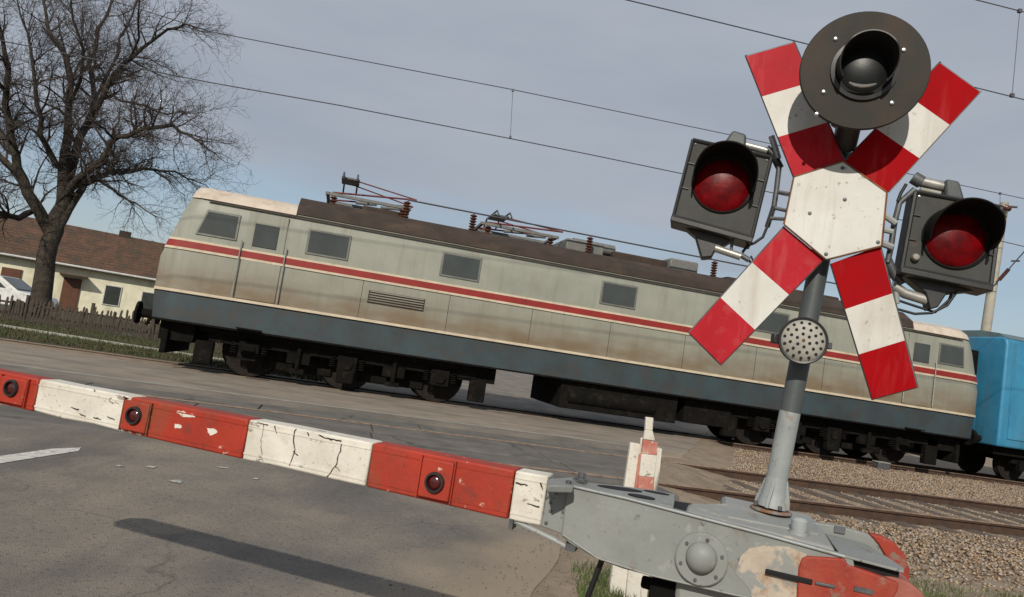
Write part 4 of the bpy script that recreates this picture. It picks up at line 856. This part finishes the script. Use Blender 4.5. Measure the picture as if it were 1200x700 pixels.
b=MB(); b.lathe(BM-UP*.014,UP,[(0,0),(.060,0),(.062,.002),(.062,.006),(.059,.008),(0,.008)],4 if False else 28); b.build('base_plate','greyrust',ft)
for k in range(4):
    an=k*PI/2+1.2; dv=HS*math.cos(an)+NS*math.sin(an); b=MB(); b.cyl(BM+dv*.052,UP,.006,.012,n=6); b.build('anchor_bolt','galvd',ft)
# saint andrew cross
OB=.075
def quad(a,b_,c,d_,t0,t1): # piece t0..t1 along an arm, a-b outer end, d-c inner end
    L_=lambda p,q,t:(p[0]+(q[0]-p[0])*t,p[1]+(q[1]-p[1])*t)
    return [L_(a,d_,t0),L_(b_,c,t0),L_(b_,c,t1),L_(a,d_,t1)]
arms=[((874,65),(930,49),(990,191),(931,209),'redglare'),((1102,73),(1149,107),(1041,225),(989,190),'red'),((844,428),(807,391),(919,266),(965,304),'redglare'),((1023,469),(1075,455),(1031,288),(974,309),'red')]
for ai,(a,b_,c,d_,rm) in enumerate(arms):
    m=MB(); 
    P=[SP(*p,OB) for p in (a,b_,c,d_)]; m.prism(P,NS*-.012); back=m.build('cross_arm','galvd',sig,bevel=.002)
    for k,(t0,t1,mt) in enumerate(((0,.335,rm),(.335,.665,'white'),(.665,1,rm))):
        q=MB(); q.prism([SP(*p,OB+.003) for p in quad(a,b_,c,d_,t0+(.008 if k==0 else 0),t1)],NS*-.0028); q.build('enamel_panel',mt,back,smooth=False)
    for sg in range(2):   # folded edges of the sheet
        e0,e1=(a,d_) if sg==0 else (b_,c); q=MB(); q.tube([SP(*e0,OB-.004),SP(*e1,OB-.004)],.0042,6); q.build('folded_edge','galv' if (ai==1 and sg==1) else 'galvd',back)
hexp=[(988,190),(1038.5,226),(1032.5,288),(968.5,304),(919.5,263),(931,208)]
m=MB(); m.prism([SP(*p,OB+.018) for p in hexp],NS*-.012); hx=m.build('centre_plate','white',sig,bevel=.002)
m=MB(); hp=[SP(*p,OB+.0125) for p in hexp]; 
for i in range(6): m.tube([hp[i],hp[(i+1)%6]],.0048,6)
m.build('plate_edge','rust',hx)
for p in ((987.5,197),(968,298),(949,250),(990,234),(1029,284)): q=MB(); q.lathe(SP(*p,OB+.018),NS,[(.006,0),(.005,.003),(0,.004)],12); q.build('rivet','galvd',hx)
# mast-side brackets
for (p,q_) in (((912,225),(930,228)),((908,244),(926,248)),((903,256),(922,257))): b=MB(); b.tube([SP(*p,.04),SP(*q_,.05)],.006,8); b.build('bracket','galvd',sig)
for (p,q_,r) in (((1030,248),(1050,262),.010),((1030,268),(1046,272),.009),((1030,284),(1046,290),.011)): b=MB(); b.tube([SP(*p,.03),SP(*q_,.03)],r,8); b.build('bracket','mastlight',sig)
# round signal with backing disc
dc=SP(1012,83,.24); b=MB(); DN=(NS*math.cos(math.radians(3))-UP*math.sin(math.radians(3))+HS*-.02).normalized()
RD=.5*(SP(1090,83,.24)-SP(934.5,83,.24)).length*.985
b.lathe(dc,DN,[(0,-.006),(RD*.98,-.006),(RD,-.004),(RD,.003),(RD*.985,.006),(0,.006)],64); rd=b.build('backing_disc','disc',sig)
oc=SP(1014,79,.25)
hr=.082
b=MB(); b.lathe(oc+DN*-.08,DN,[(hr*.2,0),(hr*.8,0),(hr,.0)],40); b.build('lamp_back','black',rd)
# hood: 250 degree visor, cut obliquely
def hood(c,n,r,ln,par,mt='blackp',sweep=1.25*PI,ref=UP,low=.35):
    n=n.normalized(); up=(ref-n*ref.dot(n)).normalized(); sd=up.cross(n); K=36; v=[]; 
    for rr_,dz in ((r,0),(r*.955,0)):
        for k in range(K+1):
            an=-sweep/2+sweep*k/K; dv=up*math.cos(an)+sd*math.sin(an); t=(1+math.cos(an))/2; l_=ln*(low+(1-low)*min(1,t*1.25))
            v.append(c+dv*rr_); v.append(c+dv*rr_+n*l_)
    f=[]; m_=2*(K+1)
    for k in range(K):
        a=2*k; f.append((a,a+1,a+3,a+2)); f.append((m_+a,m_+a+2,m_+a+3,m_+a+1)); f.append((a+1,m_+a+1,m_+a+3,a+3))
    f.append((0,m_,m_+1,1)); e=2*K; f.append((e,e+1,m_+e+1,m_+e))
    b=MB(); b.add(v,f); return b.build('hood',mt,par,angle=50)
MUP=MA
hood(dc+MUP*.005,DN,hr*.93,.095,rd,sweep=1.45*PI,ref=MUP,low=.5)
b=MB(); b.lathe(dc+MUP*.0,DN,[(hr*1.12,.004),(hr*1.10,.014),(hr*.97,.016),(hr*.95,.0)],40); b.build('bezel','blackp',rd)
b=MB(); b.lathe(dc,DN,[(hr*.95,.007),(hr*.86,.008),(hr*.84,.024),(0,.009)][:2]+[(0,.0085)],40); b.build('lamp_well','black',rd)
b=MB(); b.lathe(dc,DN,[(hr*.8,.010),(hr*.72,.014),(hr*.5,.020),(hr*.25,.024),(0,.025)],36); b.build('lens','lensdk',rd)
b=MB(); b.tube([dc+DN*.03+MUP*(-hr*.70)+HS*x_ +MUP*x_*x_*7 for x_ in [k*.004 for k in range(-9,10)]],[.001+.0045*(1-(k/9.5)**2)**.5 for k in range(-9,10)],8); b.build('glint_chrome','chrome',rd)  # chrome crescent added as the reflection low on the lens
for p in ((979,46),(1059,59),(965,108),(1045,121),(957,134)):
    q=MB(); pp=PL(*p,dc+DN*.006,DN); q.lathe(pp,DN,[(.006,0),(.0055,.004),(0,.006)],12); q.build('bolt','chrome',rd)
for p in ((985,62),(984,88),(1048,92)): q=MB(); pp=PL(*p,dc+DN*.006,DN); q.box(pp,(.006,.012,.018)); q.build('hinge','galvd',rd)
b=MB(); b.tube([dc-DN*.004-MUP*(RD*.98),dc-DN*.12-MUP*(RD*.95)],.05,20); b.build('mount','black',sig) if False else None
b=MB(); b.lathe(dc-DN*.10,DN,[(0,0),(.085,0),(.09,.01),(.1,.093)],28); b.build('lamp_case','blackp',sig)
b=MB(); b.tube([mtop-MA*.02,mtop+MA*.10],.046,24); b.build('mast_head','blackp',sig)
b=MB(); b.tube([SP(990,172,.05),dc-DN*.05-MUP*.04],.034,16); b.build('bracket','blackp',sig)
# red light boxes
def lightbox(cr_,oc_,rw,lens_c,o,depth,label):
    P=[SP(*p,o) for p in cr_]   # TL TR BR BL
    b=MB(); b.prism(P,NS*-depth); bx=b.build('signal_box','boxgrey',sig,bevel=.004); bx['label']=label
    m=MB(); 
    for i in range(4): m.tube([P[i]+NS*.002,P[(i+1)%4]+NS*.002],.006 if i!=2 else .008,6)
    m.build('rim','blackp',bx)
    up=((P[0]+P[1])-(P[2]+P[3])).normalized(); sd=((P[1]+P[2])-(P[0]+P[3])).normalized()
    # projecting lower lip
    m=MB(); m.prism([P[3]-sd*.006-up*.0+NS*.014,P[2]+sd*.004+NS*.014,P[2]+sd*.004-up*.018+NS*.014,P[3]-sd*.006-up*.018+NS*.014],NS*-(depth+.02)); m.build('lower_lip','blackp',bx,bevel=.003)
    c=SP(*oc_,o+.002); r=rw/FOC*(c-EYEP).dot(Fv)
    b=MB(); b.lathe(c,NS,[(r*1.04,0),(r*1.03,.005),(r*.98,.005),(r*.97,.0)],40); b.build('bezel','hoodblack',bx)
    b=MB(); b.lathe(c,NS,[(r*.97,.001),(r*.9,.0015),(0,.0015)],36); b.build('lamp_well','black',bx)
    hood(c,NS,r,.125,bx,mt='hoodblack',sweep=1.2*PI,ref=up,low=.12)
    b=MB(); lc=SP(*lens_c,o+.003); rl=r*.90
    b.lathe(lc,NS,[(rl,.0),(rl*.94,.005),(rl*.75,.009),(rl*.45,.015),(rl*.2,.017),(0,.0175)],36); b.build('lens','lens',bx)
    for q in (.3,.62):   # door hinges / seams on the front
        for e_ in (0,1):
            pL=P[0]*(1-q)+P[3]*q if e_==0 else P[1]*(1-q)+P[2]*q; m=MB(); m.box(pL+sd*(.014 if e_==0 else -.014)+NS*.002,(.022,.006,.003),sd,NS,up); m.build('hinge','blackp',bx)
    for pq in (P[0]+sd*.012-up*.012,P[1]-sd*.012-up*.012): m=MB(); m.lathe(pq,NS,[(.004,0),(.003,.003),(0,.0035)],10); m.build('screw','chrome' if label[0:5]=='right' else 'galvd',bx)
    return bx,up,sd,P
b1,u1,s1_,P1=lightbox([(812,164),(904,185),(881,279),(789,254)],(848,214),35.5,(846,218),.05,.10,'left hooded red light')
b2,u2,s2_,P2=lightbox([(1073,225),(1173,243),(1161,335),(1057,314)],(1121,279),36,(1120,281),.05,.10,'right hooded red light')
q=MB(); q.lathe(SP(1072.5,302,.055),NS,[(.012,0),(.012,.006),(.008,.013),(0,.015)],16); q.build('knob','bell',b2)
def fun(pts,o,dp,par): b=MB(); b.prism([SP(*p,o) for p in pts],NS*-dp); b.build('funnel_bracket','blackp',par,bevel=.004)
fun([(793,259),(815,277),(822,302),(834,301),(838,293),(859,281),(879,284)],.02,.06,sig)
fun([(1058,321),(1084.5,343),(1090,363),(1099.5,360),(1110,344),(1155,340)],.02,.06,sig)
def tb(pts,r,mt,nm='conduit',o=.02,par=sig): b=MB(); b.tube([SP(*p,o) for p in pts],r,12); return b.build(nm,mt,par)
tb([(838,291),(868,301)],.0125,'galv'); tb([(868,299),(878,305)],.009,'galvd'); tb([(858,280),(857,293)],.005,'galvd')
tb([(872,170),(899,177)],.0125,'galv',o=.0); tb([(898,174),(907,183),(914,197)],.013,'blackp',o=.0)
tb([(904,160),(908,172),(912,186)],.010,'galv',o=.01)
tb([(913,196),(910,222),(907,242),(899,266)],.0085,'galvd',o=.01)
tb([(907,242),(899,266),(894,278),(884,285),(876,288),(870,296)],.0045,'cable','cable',o=.015)
tb([(876,303),(884,313),(887,322)],.004,'cable','cable',o=.0); tb([(880,300),(888,318)],.003,'cable','cable',o=.0)
b=MB(); b.prism([SP(*p,.03) for p in ((847,169),(859,152),(875,157),(874,176))],NS*-.07); b.build('clamp','mastdark',sig,bevel=.008)
tb([(1079,213),(1112,221)],.017,'galv',o=.0); tb([(1078,222),(1102,227)],.007,'bell',o=.02); tb([(1070,208),(1080,214)],.02,'galvd',o=.0)
b=MB(); b.prism([SP(*p,.03) for p in ((1109,209),(1125,212),(1132,236),(1107,231))],NS*-.07); b.build('clamp','mastdark',sig,bevel=.008)
tb([(1072,222),(1054,238),(1048,262),(1044,290),(1040,308)],.009,'galvd',o=.01); tb([(1040,305),(1048,322),(1056,334)],.014,'galvd',o=.0)
tb([(1048,336),(1060,344),(1086,352)],.016,'galv',o=.0); tb([(1050,330),(1050,356)],.010,'mastlight',o=.0)
tb([(1050,362),(1072,368),(1092,367),(1110,358),(1122,341)],.004,'cable','cable',o=.02); tb([(1052,352),(1076,360),(1096,366),(1112,352),(1116,342)],.004,'cable','cable',o=.0)
tb([(1062,216),(1056,226),(1052,236)],.005,'cable','cable')
# bell with perforated cover
bc=SP(941,399.5,.10); b=MB(); BNn=(NS+HS*-.05).normalized(); br=.071
b.lathe(bc-BNn*.06,BNn,[(0,0),(br*.8,0),(br*.95,.03),(br,.055),(br,.064),(br*.96,.068),(br*.88,.066)],40); bl=b.build('bell','blackp',sig)
b=MB(); b.lathe(bc,BNn,[(br*.89,.004),(br*.80,.010),(br*.5,.015),(0,.017)],40); gc=b.build('perforated_cover','bell',bl)
up=(MUP-BNn*MUP.dot(BNn)).normalized(); sd=up.cross(BNn)
for ring,cnt in ((0,1),(.27,6),(.52,11),(.75,15)):
    for k in range(cnt):
        an=2*PI*k/max(cnt,1)+ring*3; p=bc+(up*math.cos(an)+sd*math.sin(an))*br*ring+BNn*(np.interp(ring,[0,.5,.8,.89],[.017,.015,.010,.004])-.0005); b=MB(); b.cyl(p,BNn,.0046,.002,n=10); b.build('perforation','rust' if ring==0 else 'black',gc,smooth=False)
b=MB(); b.box(SP(909,397,.08),(.022,.03,.03)); b.build('lug','blackp',bl,bevel=.003); b=MB(); b.box(SP(968,405,.08),(.03,.02,.02)); b.build('lug','galvd',bl,bevel=.003)
b=MB(); b.tube([bc-BNn*.06-up*0,bc-BNn*.11],.03,16); b.build('bell_mount','galvd',bl)
# ================================================================= STRIPED POST behind the fork
pb=G(732,700,-.05); PD=pb.y
post=thing('striped_post','narrow white and faded red striped wooden post behind the barrier arm','post',(pb.x,pb.y,-.06),0)
def QP(x,y,o=0): return DY(x,y,PD+o)
def plank(pts,mt,o,dp,name='plank',par=post): b=MB(); b.prism([QP(*p,o) for p in pts],Vector((0,dp,0))); return b.build(name,mt,par,bevel=.004)
plank([(739,519),(751,521),(735,704),(713,700)],'boomwhite',0,.05)
plank([(765,524),(776,526),(758,706),(744,704)],'boomwhite',0,.05)
plank([(751,514),(757,512),(755,540),(749,540)],'boomwhite',.01,.03)
for k,(p,mt) in enumerate(((((757,489),(766,490),(765,505),(756,504)),'boomwhite'),(((756,504),(765,505),(768,517),(754,515)),'boomwhite'),(((754,515),(771,519),(770,534),(752,532)),'pinkred'),(((752,532),(770,534),(767,560),(749,558)),'boomwhite'),(((749,558),(767,560),(766,575),(747,573)),'pinkred'),(((747,573),(766,575),(750,704),(733,701)),'boomwhite'))):
    plank(p,mt,-.03,.035,'stripe_board')
plank([(749,532),(753,532),(747,575),(743,575)],'pinkred',-.012,.02,'stripe_board')
# ================================================================= SMALL THINGS
q=G(1032,550,-.12); bx=thing('cable_box','small grey box on the ballast close to the far track','box',(q.x,q.y,-.15),.2)
b=MB(); b.box((0,0,.10),(.34,.22,.20)); b.build('body','galvd',bx,local=True,bevel=.01); b=MB(); b.box((0,0,.215),(.37,.25,.03)); b.build('lid','kerb',bx,local=True,bevel=.006)
for (x,y,r,lb) in ((262,548,.045,'brightest white scrap on the road below the red arm section'),(207,564,.05,'crumpled white scrap on the road nearest the arm shadow'),(140,546,.035,'faint scrap on the road nearest the white dash'),(177,547,.04,'thin pale scrap lying between two others on the road'),(300,561,.025,'tiny grey scrap on the road furthest right')):
    c=G(x,y,.006); b=MB(); P=[]
    for k in range(9): an=2*PI*k/9; rr_=r*random.uniform(.55,1.2); P.append(c+Vector((math.cos(an)*rr_*1.2,math.sin(an)*rr_*.9,random.uniform(-.001,.002))))
    b.add([c+Vector((0,0,.006))]+P,[(0,k+1,(k+1)%9+1) for k in range(9)]); o=b.build('litter','paper'); tag(o,lb,'litter','white scraps lying on the road')
# loose stones and dirt crumbs on the road shoulder
pts=[]
while len(pts)<2600:
    y=random.uniform(3,12.5); x=edge_x(y)+random.gauss(.1,.35)
    pts.append((x,y,gz(x,y)+(.035 if x<edge_x(y) else 0)+.003,random.uniform(.002,.009)))
tag(rocks('gravel',np.array(pts),mt='crumb'),'loose gravel along the dusty edge of the road','gravel',kind='stuff')
print('OBJECTS',len(bpy.data.objects))
